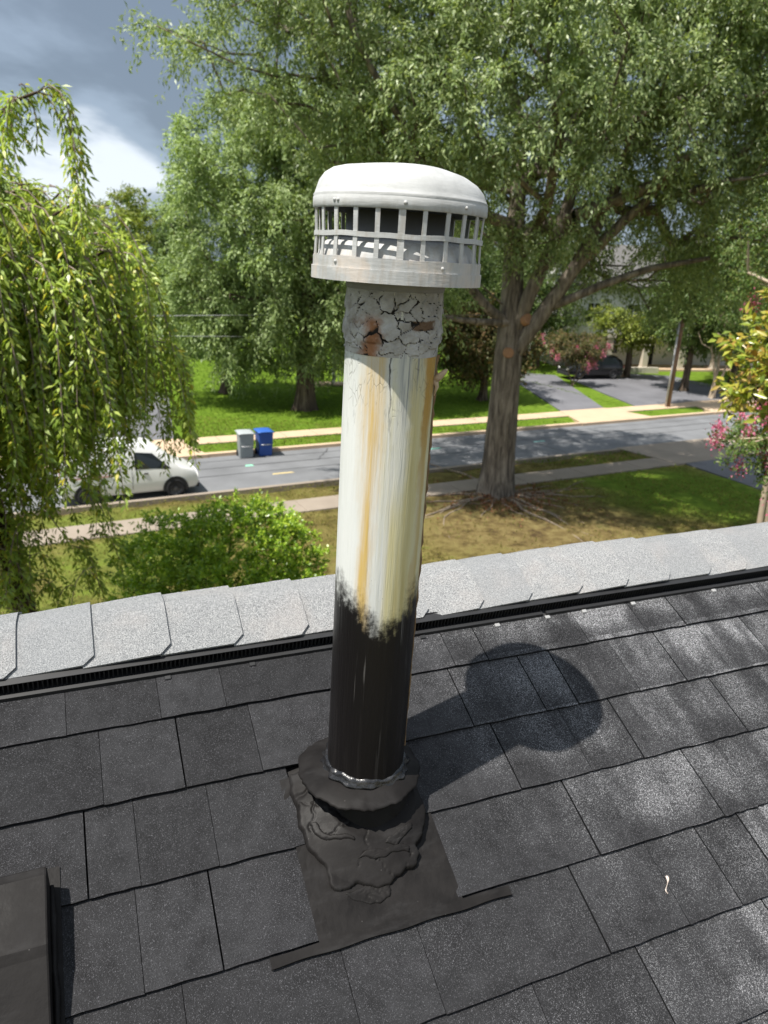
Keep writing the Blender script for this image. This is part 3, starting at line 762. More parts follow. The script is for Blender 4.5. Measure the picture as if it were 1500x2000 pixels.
cap = empty('vent_cap'); cap.parent = pipe
def dent(p, a):
    x, y, z = p
    k = max(0.0, (z - 0.060) / 0.036)
    return (x, y, z + k * (-0.075 * x - 0.010 * math.sin(a * 2 + 0.5) * min(1, math.hypot(x, y) / .1) * 0.5))
RC = 0.1045
dome = MB().lathe([(RC + .0012, .0465), (RC + .0022, .0480), (RC + .0022, .0585), (RC + .0012, .0600), (RC + .0020, .0615), (RC + .0005, .0632), (RC - .0012, .0680), (RC - .0045, .0765), (RC - .011, .0845), (RC - .021, .0905), (RC - .036, .0945), (RC - .058, .0970), (RC - .08, .0980), (0.0005, .0983)], 72, fn=dent).build('dome', M_CW, cap, True)
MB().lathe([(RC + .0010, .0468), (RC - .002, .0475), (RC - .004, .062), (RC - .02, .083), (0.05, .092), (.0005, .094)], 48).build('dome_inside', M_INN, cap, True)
NB = 24
for k in range(NB):
    a0 = 2 * math.pi * (k + 0.07 + random.uniform(-.05, .05)) / NB - math.pi / 2
    m = MB(); w = random.uniform(.0024, .0030) if k % 8 else 0.0040
    vs = []
    for (zz, rr) in ((0.0485, RC + .0002), (.0180, RC - .0012), (-.0070, RC - .0004)):
        for (s_, rad) in ((-1, rr), (1, rr), (1, rr - .0016), (-1, rr - .0016)):
            aa = a0 + s_ * w / RC
            vs.append((rad * math.cos(aa), rad * math.sin(aa), zz + random.uniform(-.0003, .0003)))
    fs = []
    for q in (0, 4):
        fs += [(q, q + 1, q + 5, q + 4), (q + 1, q + 2, q + 6, q + 5), (q + 2, q + 3, q + 7, q + 6), (q + 3, q, q + 4, q + 7)]
    m.add(vs, fs).build('cage_bar', M_CW, cap)
def ring(name, r0, r1, z0, z1, mat=M_CW, seg=72, wv=0.0):
    f = (lambda p, a: (p[0], p[1], p[2] + wv * math.sin(a * 5) + wv * math.sin(a * 11 + 1))) if wv else None
    return MB().lathe([(r1, z0), (r1, z1), (r0, z1), (r0, z0), (r1, z0)], seg, fn=f).build(name, mat, cap)
ring('cage_ring', RC - .0026, RC - .0002, .0156, .0212, wv=.0004)
ring('cage_ring', RC - .0018, RC + .0006, .0462, .0486)
ring('cage_skirt', RC - .0020, RC + .0002, -.0195, -.0062, wv=.0003)
ring('base_rim', RC - .0010, RC + .0020, -.0335, -.0188)
MB().lathe([(RC + .0015, -.0325), (.066, -.0318), (PR + .003, -.030)], 64).build('base_pan', M_CW, cap, True)
MB().lathe([(RC - .0022, -.0180), (RC - .0045, -.008), (RC - .0075, .0010), (RC - .0120, .0090), (RC - .0190, .0135), (RC - .030, .0155), (.066, .0160), (.060, .0150)], 64).build('inner_cone', M_CW, cap, True)
MB().lathe([(.066, .014), (.066, .046), (.063, .046), (.063, .014)], 48).build('shade_throat', M_INN, cap, True)  # widened dark cylinder, added to stand in for shade behind the cage openings
for (xa, zz) in ((-.70, .0535), (-.66, .0535), (.70, .0530), (.50, -.0135), (-.68, -.0125), (.05, .0530)):
    a0 = math.asin(xa) - math.pi / 2
    rr = RC + (.0022 if zz > 0 else .0002)
    m = MB(); m.lathe([(.0024, -.0004), (.0021, .0008), (.0010, .0016), (.0001, .0018)], 10)
    o = m.build('rivet', M_CW, cap, True); o.location = (rr * math.cos(a0), rr * math.sin(a0), zz)
    o.rotation_euler = (0, math.pi / 2, a0)
# storm collar with a ragged lower edge
def rag(p, a):
    r = math.hypot(p[0], p[1]); k = min(1, max(0, (r - .062) / .03))
    f = 1 + k * (0.010 * math.sin(a * 3 + 1) + 0.006 * math.sin(a * 13) + 0.012 * math.sin(a * 23 + 3 * math.sin(a * 5)) + 0.008 * math.sin(a * 47))
    return (p[0] * f - 0.010 * k, p[1] * f, p[2] + k * (0.0022 * math.sin(a * 2 + .5) + 0.0007 * math.sin(a * 11)))
MB().lathe([(PR - .001, -.7590), (.066, -.7600), (.075, -.7625), (.085, -.7660), (.0940, -.7705), (.0968, -.7725), (.0958, -.7750), (.082, -.7705), (PR - .001, -.767)], 96, fn=rag).build('storm_collar', M_COAT, pipe, True)
def goop(p, a):
    w = 0.0020 * math.sin(a * 3 + 1) + 0.0014 * math.sin(a * 8) + 0.0007 * math.sin(a * 21 + 2)
    r = math.hypot(p[0], p[1]); f = 1 + (r - PR) / PR * (0.22 * math.sin(a * 7 + 2 * math.sin(a * 3)) + 0.2 * math.sin(a * 16 + 3 * math.sin(a * 2)))
    return (p[0] * f - .001, p[1] * f, p[2] + w)
t_ = NT('glossy_sealant', 0.24, 0.55); n_ = t_.noise(t_.co(), 60, 5); t_.base(t_.ramp(n_, [(0.45, (0.012, 0.012, 0.013)), (0.75, (0.05, 0.05, 0.053))])); t_.bump(n_, .004)
MB().lathe([(PR - .001, -.7480), (PR + .0026, -.7490), (PR + .0046, -.7525), (PR + .0044, -.7555), (PR + .0080, -.7580), (PR + .0088, -.7608), (PR + .003, -.7625)], 110, fn=goop).build('sealant_bead', t_.m, pipe, True)

# ------------------------------------------------------------------ flashing round the pipe foot
fl = empty('roof_flashing', mat=ROOF)
tag(fl, 'black coated metal flashing plate and cone with cracked mastic at the pipe foot', 'flashing')
def nz(u, v):
    return (math.sin(u * 71 + 3 * math.sin(v * 53)) + math.sin(v * 91 + 2 * math.sin(u * 67)) + .6 * math.sin((u + v) * 173 + math.sin(u * 140))) / 2.6
# plate: sheet under the side shingles and over the course below
m = MB(); P = []
for u in np.linspace(.262, .503, 26):
    P.append([(u, v, .0082 - .0042 * (v - .28) / .3 + .0006 * nz(u, v)) for v in np.linspace(.286, .560, 24)])
m.grid(P).build('plate', M_COAT, fl, False)
bot = []
m = MB()
us = np.linspace(.186, .586, 40)
ed = [(u, .2815 + (.0035 if u < .21 and int(u * 400) % 2 else 0) + .0010 * math.sin(u * 60), .0098) for u in us]
ed2 = [(u, .2965 + .0008 * math.sin(u * 50), .0102) for u in us]
low = [(u, v, .0040) for (u, v, n) in ed]
k = len(us)
m.add(low + ed + ed2, [(i, i + 1, k + i + 1, k + i) for i in range(k - 1)] + [(k + i, k + i + 1, 2 * k + i + 1, 2 * k + i) for i in range(k - 1)])
m.build('hem', M_COAT, fl, False)
# cone (vertical axis) in roof coordinates
cone_w = []
axis = Vector((PX, PY, 0))
m = MB(); vs = []; seg = 72
prof = [(.066, -.835), (.070, -.845), (.076, -.860), (.086, -.892), (.096, -.930), (.102, -.970), (.108, -1.03)]
for (r, z) in prof:
    for q in range(seg):
        a = 2 * math.pi * q / seg
        rr = r * (1 + .012 * math.sin(a * 5 + z * 60) + .01 * math.sin(a * 3))
        vs.append(tuple(Mi @ Vector((PX - .014 + rr * math.cos(a), PY + rr * math.sin(a), CAMZ + z))))
m.add(vs, [(i * seg + q, i * seg + (q + 1) % seg, (i + 1) * seg + (q + 1) % seg, (i + 1) * seg + q) for i in range(len(prof) - 1) for q in range(seg)])
m.build('cone', M_COAT, fl, True)
# mastic: lumpy layers lapping from the cone onto the plate
def mastic(name, outline, base, thick, crk, seed, n=90):
    us = [p[0] for p in outline]; vs_ = [p[1] for p in outline]
    U = np.linspace(min(us) - .006, max(us) + .006, n); V = np.linspace(min(vs_) - .006, max(vs_) + .006, n)
    O = np.array(outline); O2 = np.roll(O, -1, 0)
    UU, VV = np.meshgrid(U, V, indexing='ij')
    W = UU + .0024 * np.sin(VV * 120 + seed) + .0008 * np.sin(VV * 310); Q = VV + .0024 * np.sin(UU * 100 + seed * 2) + .0008 * np.sin(UU * 290)
    ins = np.zeros(UU.shape, bool); dist = np.full(UU.shape, 9.)
    for (a, b), (c, d) in zip(O, O2):
        cond = (b > Q) != (d > Q)
        with np.errstate(divide='ignore', invalid='ignore'):
            xi = a + (Q - b) * (c - a) / (d - b + 1e-12)
        ins ^= cond & (W < xi)
        tt = np.clip(((W - a) * (c - a) + (Q - b) * (d - b)) / ((c - a) ** 2 + (d - b) ** 2 + 1e-12), 0, 1)
        dist = np.minimum(dist, np.hypot(W - a - tt * (c - a), Q - b - tt * (d - b)))
    sd = np.where(ins, dist, -dist)
    edge = np.clip(sd / .0030 + .5, 0, 1)
    sh = 1.0 + .10 * np.exp(-((sd - .006) / .005) ** 2)
    pts = rng.uniform(0, 1, (15, 2)) * [max(us) - min(us), max(vs_) - min(vs_)] + [min(us), min(vs_)]
    d = np.sqrt((UU[..., None] + .003 * np.sin(VV * 260)[..., None] - pts[:, 0]) ** 2 + (VV[..., None] + .003 * np.sin(UU * 240)[..., None] - pts[:, 1]) ** 2); d.sort(axis=2)
    crack = np.clip(1 - (d[..., 1] - d[..., 0]) / .0016, 0, 1) * (np.sin(UU * 37 + VV * 29 + seed) > -.2)
    lump = .0006 * np.sin(UU * 55 + 2 * np.sin(VV * 48)) + .0004 * np.sin(VV * 120 + UU * 60)
    hgt = base(UU, VV) + edge * (thick * sh + lump - crk * crack * edge) - (1 - edge) * .012
    return MB().grid(np.stack([UU, VV, hgt], -1)).build(name, M_COAT, fl, True)
def conebase(U, V):
    # height of the cone's foot fillet above the plate
    cu, cv = .402, .497
    r = np.hypot(U - cu, (V - cv) * 0.93)
    return .006 + np.clip(.140 - r, 0, .06) * .34
mastic('mastic', [(.276, .560), (.276, .436), (.288, .420), (.298, .395), (.303, .363), (.322, .357), (.344, .358), (.368, .349), (.392, .345), (.412, .353), (.425, .362), (.449, .364), (.458, .378), (.452, .392), (.470, .402), (.488, .430), (.488, .560), (.38, .575)], conebase, .0062, .004, 1.0, 110)
mastic('mastic', [(.320, .352), (.324, .340), (.350, .330), (.368, .322), (.388, .328), (.392, .343), (.398, .352), (.36, .362)], lambda U, V: .006 + 0 * U, .0030, .001, 2.3, 40)
mastic('mastic', [(.285, .470), (.300, .440), (.330, .425), (.350, .418), (.352, .428), (.318, .442), (.300, .470)], conebase, .0082, .001, 4.3, 44)
mastic('mastic', [(.395, .405), (.420, .398), (.450, .412), (.455, .425), (.430, .420), (.405, .415)], conebase, .0080, .001, 5.3, 40)
mastic('mastic', [(.345, .395), (.380, .384), (.410, .388), (.440, .380), (.445, .392), (.410, .400), (.370, .402)], conebase, .0078, .001, 6.1, 40)

# ------------------------------------------------------------------ box vent at the lower left and a dry leaf
bv = empty('box_vent', mat=ROOF)
tag(bv, 'low black box roof vent at the lower left corner of the roof', 'roof vent')
m = MB(); U0, U1 = -.46, -.101
sec = [(.474, .010), (.484, .062), (.470, .066), (.378, .067), (.365, .063), (.200, .030), (.190, .008)]
vs = [(U0, v, n) for v, n in sec] + [(U1, v, n) for v, n in sec]; k = len(sec)
m.add(vs, [(i, i + 1, k + i + 1, k + i) for i in range(k - 1)] + [tuple(range(k - 1, -1, -1)), tuple(range(k, 2 * k))])
bevel(m.build('hood', M_COAT, bv), .003, 2)
m = MB(); m.box(-.50, -.088, .170, .500, .006, .0095); m.build('flange', M_COAT, bv)
m = MB(); m.tube([(-.0985, .47, .02), (-.0975, .42, .026), (-.0985, .36, .018), (-.096, .33, .022), (-.0985, .25, .012)], [.003, .005, .004, .005, .003], 6)
m.build('sealant_smear', M_COAT, bv, True)
m = MB()
P = []
for tt in np.linspace(0, 1, 9):
    w = .0045 * math.sin(math.pi * min(1, tt * 1.02 + .02)) + .0004
    cu = .873 - .014 * tt + .003 * math.sin(tt * 6); cv = .236 - .026 * tt
    P.append([(cu - w, cv - w * .6, .0085 + .003 * abs(math.sin(tt * 5))), (cu, cv, .0075 + .001 * tt), (cu + w, cv + w * .6, .0095 + .002 * math.cos(tt * 4))])
lf = m.grid(P).build('dry_leaf', plain('dry_leaf', (0.62, 0.52, 0.45), 0.7, 0.3, 0.25, 120), None, True)
lf.matrix_world = ROOF
lf.modifiers.new('thick', 'SOLIDIFY').thickness = 0.0006
tag(lf, 'small pale curled dry leaf lying on a black shingle', 'leaf')

# ------------------------------------------------------------------ trees
def bark_mat(name, c0, c1, zs=1.0, scale=7):
    t = NT(name, 0.9, 0.15); co = t.co()
    v = t.noise(t.mapping(co, (scale, scale, scale * 0.13 * zs)), 1.0, 6, 0.65, 0.4)
    b = t.noise(co, 1.3, 4)
    c = t.ramp(v, [(0.34, tuple(k * 0.35 for k in c0)), (0.48, c0), (0.68, c1)])
    c = t.mix(t.step(b, 0.45, 0.75, 0, 0.5), c, tuple(k * 0.6 for k in c0))
    t.base(c); t.bump(v, 0.05, 0.9); return t.m
M_BARK = bark_mat('oak_bark', (0.165, 0.138, 0.112), (0.34, 0.295, 0.24))
M_BARK2 = bark_mat('dark_bark', (0.10, 0.075, 0.055), (0.19, 0.15, 0.11))
M_BARKC = bark_mat('cherry_bark', (0.055, 0.036, 0.027), (0.12, 0.085, 0.065), 3.0)
M_TWIG = plain('cherry_twig', (0.26, 0.20, 0.17), 0.8, 0.2, 0.3, 9)
M_CRB = plain('crape_bark', (0.42, 0.34, 0.25), 0.7, 0.3, 0.3, 4)
L_OAK = leafmat('oak_leaf', [(0.138, 0.196, 0.071), (0.205, 0.283, 0.103), (0.302, 0.381, 0.161), (0.430, 0.498, 0.248)], 0.30, 0.42, 0.45, 0.2, 0.35)
L_OAK2 = leafmat('oak_leaf_far', [(0.161, 0.226, 0.085), (0.254, 0.340, 0.128), (0.377, 0.463, 0.205)], 0.30, 0.5, 0.35, 0.2, 0.25)
L_DARK = leafmat('dark_leaf', [(0.056, 0.095, 0.025), (0.095, 0.151, 0.037), (0.158, 0.213, 0.063)], 0.28, 0.5, 0.3)
L_YEL = leafmat('yellow_green_leaf', [(0.112, 0.152, 0.024), (0.185, 0.231, 0.037), (0.290, 0.310, 0.059)], 0.32, 0.5, 0.3)
L_CHE = leafmat('cherry_leaf', [(0.131, 0.214, 0.035), (0.206, 0.303, 0.046), (0.310, 0.411, 0.067), (0.421, 0.500, 0.092), (0.206, 0.303, 0.046), (0.310, 0.411, 0.067), (0.421, 0.500, 0.092), (0.310, 0.411, 0.067), (0.206, 0.303, 0.046), (0.310, 0.411, 0.067), (0.421, 0.500, 0.092), (0.310, 0.411, 0.067), (0.421, 0.500, 0.092), (0.619, 0.518, 0.047)], 0.34, 0.38, 0.5, 0.2, 1.1)
L_SHR = leafmat('shrub_leaf', [(0.111, 0.220, 0.018), (0.196, 0.334, 0.024), (0.324, 0.464, 0.040), (0.458, 0.569, 0.060)], 0.30, 0.33, 0.5, 0.25, 1.2)
L_MAG = leafmat('magnolia_leaf', [(0.13, 0.19, 0.02), (0.24, 0.29, 0.03), (0.38, 0.36, 0.05), (0.32, 0.17, 0.035)], 0.25, 0.28, 0.55, 0.1)
L_CRA = leafmat('crape_leaf', [(0.065, 0.125, 0.028), (0.11, 0.18, 0.04), (0.18, 0.20, 0.06)], 0.32, 0.45, 0.35)
L_RED = leafmat('reddish_leaf', [(0.05, 0.08, 0.02), (0.11, 0.11, 0.035), (0.20, 0.12, 0.06)], 0.28, 0.5, 0.3)
L_PINK = leafmat('pink_blossom', [(0.50, 0.09, 0.20), (0.62, 0.17, 0.30), (0.68, 0.30, 0.42)], 0.30, 0.6, 0.2)

def ell(cs, n, pw=0.42, zmin=None):
    """points in a union of ellipsoids, denser towards the shell"""
    vol = np.array([c[3] * c[4] * c[5] for c in cs]); vol = vol / vol.sum(); out = []
    for c, f in zip(cs, vol):
        k = int(n * f) + 1
        p = rdir(k) * (rng.uniform(0, 1, (k, 1)) ** pw)
        out.append(p * np.array(c[3:6]) + np.array(c[0:3]))
    out = np.concatenate(out)
    if zmin is not None: out = out[out[:, 2] > zmin]
    return out
def skeleton(trunk, clusters, rbase, seg=1.1, first=0, bow=0.12, jit=0.12):
    pos = [np.array(p, float) for p in trunk]; par = [-1] + list(range(len(trunk) - 1))
    pd = [0.0]
    for i in range(1, len(trunk)): pd.append(pd[-1] + np.linalg.norm(pos[i] - pos[i - 1]))
    top = pos[-1]; order = np.argsort(np.linalg.norm(clusters - top, axis=1)); chains = []
    cap_ = len(trunk) + len(clusters) * 14; PA = np.zeros((cap_, 3)); PDA = np.zeros(cap_); n = len(trunk)
    PA[:n] = pos; PDA[:n] = pd; par = par + [0] * (cap_ - n); tips = []
    for ci in order:
        c = clusters[ci]; q = PA[first:n]
        d = np.linalg.norm(q - c, axis=1)
        cost = d + 0.22 * PDA[first:n] + 0.8 * np.maximum(0, q[:, 2] - c[2])
        k = int(np.argmin(cost)) + first; L = np.linalg.norm(c - PA[k]); ns = max(1, min(12, int(L / seg)))
        ch = [k]; a = PA[k].copy(); perp = rng.normal(size=3) * jit * L
        for i in range(1, ns + 1):
            t = i / ns; p = a + (c - a) * t + math.sin(math.pi * t) * (perp + np.array([0, 0, bow * L])) + (rng.normal(size=3) * .04 * seg if i < ns else 0)
            PA[n] = p; par[n] = ch[-1]; PDA[n] = PDA[ch[-1]] + L / ns; ch.append(n); n += 1
        tips.append(n - 1); chains.append(ch)
    cnt = np.zeros(n)
    for t in tips: cnt[t] += 1
    for i in range(n - 1, 0, -1): cnt[par[i]] += cnt[i]
    rad = rbase * (np.maximum(cnt, 0.6) / cnt[0]) ** 0.46
    return PA[:n], rad, chains, np.array(par[:n])
def limb_mesh(PA, rad, chains, taper=0.8, sides=(5, 9), rmin=0.0):
    m = MB()
    for ch in chains:
        r = [rad[i] for i in ch]; r[0] = min(r[0], r[1] * 1.12) if len(r) > 1 else r[0]
        if max(r) < rmin: continue
        m.tube([PA[i] for i in ch], r, sides[1] if r[0] > 0.07 else sides[0], False)
    return m
def trunk_mesh(pts, rad, seg=30, flare=0.5, rough=0.04, sub=5, seed=0.0):
    m = MB(); pts = [Vector(p) for p in pts]; P = []; Rr = []
    for i in range(len(pts) - 1):
        for k in range(sub):
            t = k / sub; P.append(pts[i].lerp(pts[i + 1], t)); Rr.append(rad[i] * (1 - t) + rad[i + 1] * t)
    P.append(pts[-1]); Rr.append(rad[-1]); z0 = pts[0].z; vs = []
    for p, r in zip(P, Rr):
        hh = (p.z - z0); fl_ = flare * math.exp(-hh / (rad[0] * 1.1))
        for k in range(seg):
            a = 2 * math.pi * k / seg
            but = fl_ * (0.6 + 0.5 * math.sin(a * 5 + seed) + 0.35 * math.sin(a * 3 + 1.3 + seed))
            rr = r * (1 + but + rough * math.sin(a * 9 + hh * 1.1 + seed) + rough * .7 * math.sin(a * 17 - hh * 2.3) + rough * math.sin(a * 2 + hh * .9))
            vs.append((p.x + rr * math.cos(a), p.y + rr * math.sin(a), p.z))
    n = len(P)
    m.add(vs, [(i * seg + k, i * seg + (k + 1) % seg, (i + 1) * seg + (k + 1) % seg, (i + 1) * seg + k) for i in range(n - 1) for k in range(seg)])
    return m
def spray(clusters, center, nl, rc, L, W, droop=0.35, nt=9, flat=0.75, keep=None):
    """leaf positions along short twigs that fan out of every cluster"""
    n = len(clusters) * nl
    ci = np.repeat(np.arange(len(clusters)), nl)
    outd = clusters - np.array(center); outd /= np.linalg.norm(outd, axis=1, keepdims=True) + 1e-6
    tw = rng.normal(size=(len(clusters), nt, 3)) * [1, 1, flat] + outd[:, None] * 0.55
    tw /= np.linalg.norm(tw, axis=2, keepdims=True)
    tl = rng.uniform(0.55, 1.25, (len(clusters), nt)) * rc
    ti = rng.integers(0, nt, n); d = tw[ci, ti]; t = rng.uniform(0.05, 1, n) ** 0.75
    P = clusters[ci] + d * (t * tl[ci, ti])[:, None] + rng.normal(size=(n, 3)) * rc * 0.085
    P[:, 2] -= droop * rc * t * t
    D = d * 0.55 + rng.normal(size=(n, 3)) * 0.55; D[:, 2] -= droop * (0.4 + t)
    N = rng.normal(size=(n, 3)) * 0.6 + np.array([-.55, -.60, .85]) + outd[ci] * 0.25
    return P, D, N, rng.uniform(0.75, 1.25, n) * L, rng.uniform(0.75, 1.25, n) * W

def tree(name, label, cat, base, trunk, trad, cs, ncl, nl, rc, L, W, lm, bm, group=None, first=None, pw=0.42, zmin=None, seg=1.1, droop=0.35, blossom=0, bl_sel=None, flare=0.5, hi=False, nt=9, extra=None, rb=None, clmod=None):
    root = empty(name, base)
    tag(root, label, cat, group)
    b = np.array(base, float)
    cl = ell(cs, ncl, pw, zmin)
    if clmod is not None: cl = clmod(cl)
    if extra is not None: cl = np.concatenate([cl, np.array(extra, float)])
    T = [np.array(p, float) for p in trunk]
    PA, rad, ch, par = skeleton(T, cl, rb or trad[-1] * 1.0, seg, first if first is not None else max(0, len(T) - 2))
    trunk_mesh([p - b for p in T], trad, 26, flare, 0.035, 5, base[0]).build('trunk', bm, root, True)
    limb_mesh(PA - b, rad, ch).build('limbs', bm, root, True)
    cen = np.mean([c[0:3] for c in cs], axis=0)
    P, D, N, LL, WW = spray(cl - b, cen - b, nl, rc, L, W, droop, nt)
    link('crown', leaves_mesh('crown', P, D, N, LL, WW, hi), lm, root)
    if blossom:
        sel = cl[bl_sel(cl)] if bl_sel is not None else cl
        sel = sel[rng.integers(0, len(sel), blossom)]
        k = 60; c2 = np.repeat(sel - b, k, 0) + np.repeat(rdir(blossom, .3) * rc * rng.uniform(.7, 1.1, (blossom, 1)), k, 0)
        P2 = c2 + rng.normal(size=c2.shape) * [.075, .075, .11]
        link('blossom', leaves_mesh('blossom', P2, rdir(len(P2)), rdir(len(P2)), np.full(len(P2), .06), np.full(len(P2), .06)), L_PINK, root)
    return root, cl

# the big willow oak on the near lawn
OB = (4.05, 25.7, -0.02)
def oak_mod(cl):
    # keep the view under the crown on the right open, as the limbs show there
    x, y, z = cl.T
    keep = ((z > 7.2) | (y > 29)) & ~((x > 5.2) & (x < 9.0) & (z < 8.8) & (y < 29)) & ~((np.abs(x - 4.4) < 1.6) & (z < 8.4) & (y < 25.0))
    return cl[keep]
oak, ocl = tree('oak_tree', 'huge willow oak with bare trunk and surface roots on the near lawn', 'tree', OB,
     [OB, (4.0, 25.7, 1.6), (3.98, 25.7, 3.4), (3.96, 25.7, 5.0), (3.96, 25.75, 6.3), (3.85, 25.8, 8.0), (3.8, 25.9, 10.0), (3.7, 26.0, 12.0)],
     [0.57, 0.52, 0.49, 0.47, 0.41, 0.31, 0.25, 0.20],
     [(3.8, 25.8, 15.2, 8.2, 7.5, 6.8), (-2.6, 23.8, 14.8, 4.6, 4.3, 3.6), (-0.6, 22.8, 11.2, 3.6, 2.6, 2.2), (11.2, 25.5, 13.6, 6.0, 6.2, 5.2), (12.8, 27.0, 8.6, 3.8, 4.0, 3.2), (9.6, 30.5, 9.4, 3.4, 2.4, 2.4), (9.0, 31.4, 7.8, 4.2, 1.8, 1.7), (7.5, 22.5, 12.4, 4.5, 2.6, 2.4), (2.6, 21.8, 12.4, 3.4, 2.0, 2.2)],
     1400, 240, 1.0, 0.165, 0.052, L_OAK, M_BARK, first=4, pw=0.36, zmin=6.3, seg=1.3, droop=0.5, flare=0.30, clmod=oak_mod, rb=0.5,
     extra=[(1.2, 25.0, 7.3), (1.6, 24.6, 6.2), (2.2, 24.9, 7.6)])
for (p, r, ax) in (((3.90, 25.20, 5.05), 0.15, (0.05, -1, 0.05)), ((4.42, 25.32, 6.15), 0.17, (0.6, -.75, 0.25))):
    m = MB(); d = Vector(ax).normalized(); c = Vector(p) - Vector(OB)
    m.tube([c - d * .12, c + d * .05, c + d * .065], [r * 1.25, r * 1.12, r], 18)
    m.build('pruning_scar', plain('cut_wood', (0.34, 0.19, 0.11), 0.8, 0.2, 0.35, 12), oak)
# explicit big limbs seen in the photograph
for pts, rr in (([(4.05, 25.6, 4.9), (4.9, 25.4, 6.3), (5.8, 25.2, 7.9), (6.5, 25.2, 9.6), (7.2, 25.4, 11.6)], [.27, .25, .21, .17, .12]),
                ([(4.0, 25.6, 5.6), (4.6, 25.3, 7.4), (5.2, 25.1, 9.2), (5.5, 25.0, 11.2), (5.4, 25.0, 13)], [.25, .22, .19, .15, .11]),
                ([(5.7, 25.3, 7.7), (6.5, 24.9, 8.7), (7.4, 24.7, 9.7), (8.4, 24.8, 10.9)], [.18, .165, .14, .09]),
                ([(5.2, 25.3, 6.6), (6.6, 25.2, 7.3), (8.2, 25.4, 7.9), (10.2, 25.8, 8.3)], [.15, .13, .11, .07]),
                ([(4.0, 25.6, 5.8), (3.0, 25.2, 6.5), (2.2, 25.0, 7.3), (1.2, 24.8, 8.6)], [.18, .16, .14, .09]),
                ([(4.0, 25.5, 6.0), (2.9, 25.2, 6.0), (1.6, 25.0, 6.1)], [.14, .11, .07])):
    m = MB(); V_ = [Vector(p) - Vector(OB) for p in pts]; Q = []; R2 = []
    for i in range(len(V_) - 1):
        for k in range(4):
            t = k / 4; Q.append(V_[i].lerp(V_[i + 1], t) + Vector((random.uniform(-.03, .03), random.uniform(-.03, .03), 0))); R2.append(rr[i] * (1 - t) + rr[i + 1] * t)
    Q.append(V_[-1]); R2.append(rr[-1])
    m.tube(Q, R2, 14).build('limb', M_BARK, oak, True)
# surface roots
for k in range(20):
    a = random.uniform(-2.9, 0.5) if k < 14 else random.uniform(0, 6.28); L_ = random.uniform(1.2, 5.2); pts = []; rr = []
    r0 = random.uniform(.035, .075); aa = a; p = Vector((math.cos(a) * .62, math.sin(a) * .62, 0.06))
    for i in range(9):
        pts.append((p.x, p.y, 0.012 + 0.028 * math.sin(i * 1.9 + k) - 0.03 * (i / 8) ** 2)); rr.append(r0 * (1 - i / 9.5))
        aa += random.uniform(-.3, .3); p += Vector((math.cos(aa), math.sin(aa), 0)) * L_ / 8
    MB().tube(pts, rr, 6).build('surface_root', plain('root_bark', (0.25, 0.20, 0.15), .9, .15, .3, 5) if k == 0 else bpy.data.materials['root_bark'], oak, True)

# trees across the street
NM = 'trees across the street'
o2, _ = tree('oak_tree', 'broad light green oak across the street behind the blue bin, crown nearly to the grass', 'tree', (-4.45, 39.0, -0.02),
     [(-4.45, 39.0, -0.02), (-4.4, 39, 1.3), (-4.5, 39, 2.8), (-4.4, 39.1, 5), (-4.3, 39.2, 8)], [.50, .46, .42, .34, .24],
     [(-5.2, 40.2, 9.0, 6.6, 5.4, 7.2), (-9.4, 39.6, 4.4, 3.4, 3.6, 3.2), (-6.2, 39.0, 4.2, 3.4, 2.6, 2.4), (-2.4, 39.6, 5.4, 2.6, 2.4, 2.2), (-1.0, 41.0, 7.8, 4.4, 4.4, 4.2), (1.8, 46, 10.6, 4.2, 4.0, 4.2), (-7.8, 39.5, 11.8, 3.6, 3.8, 3.2), (-3.5, 38.5, 13.0, 4, 3.2, 3.6)],
     980, 185, 1.05, 0.22, 0.082, L_OAK2, M_BARK2, NM, pw=0.36, zmin=1.7, seg=1.5, droop=0.5, flare=.45)
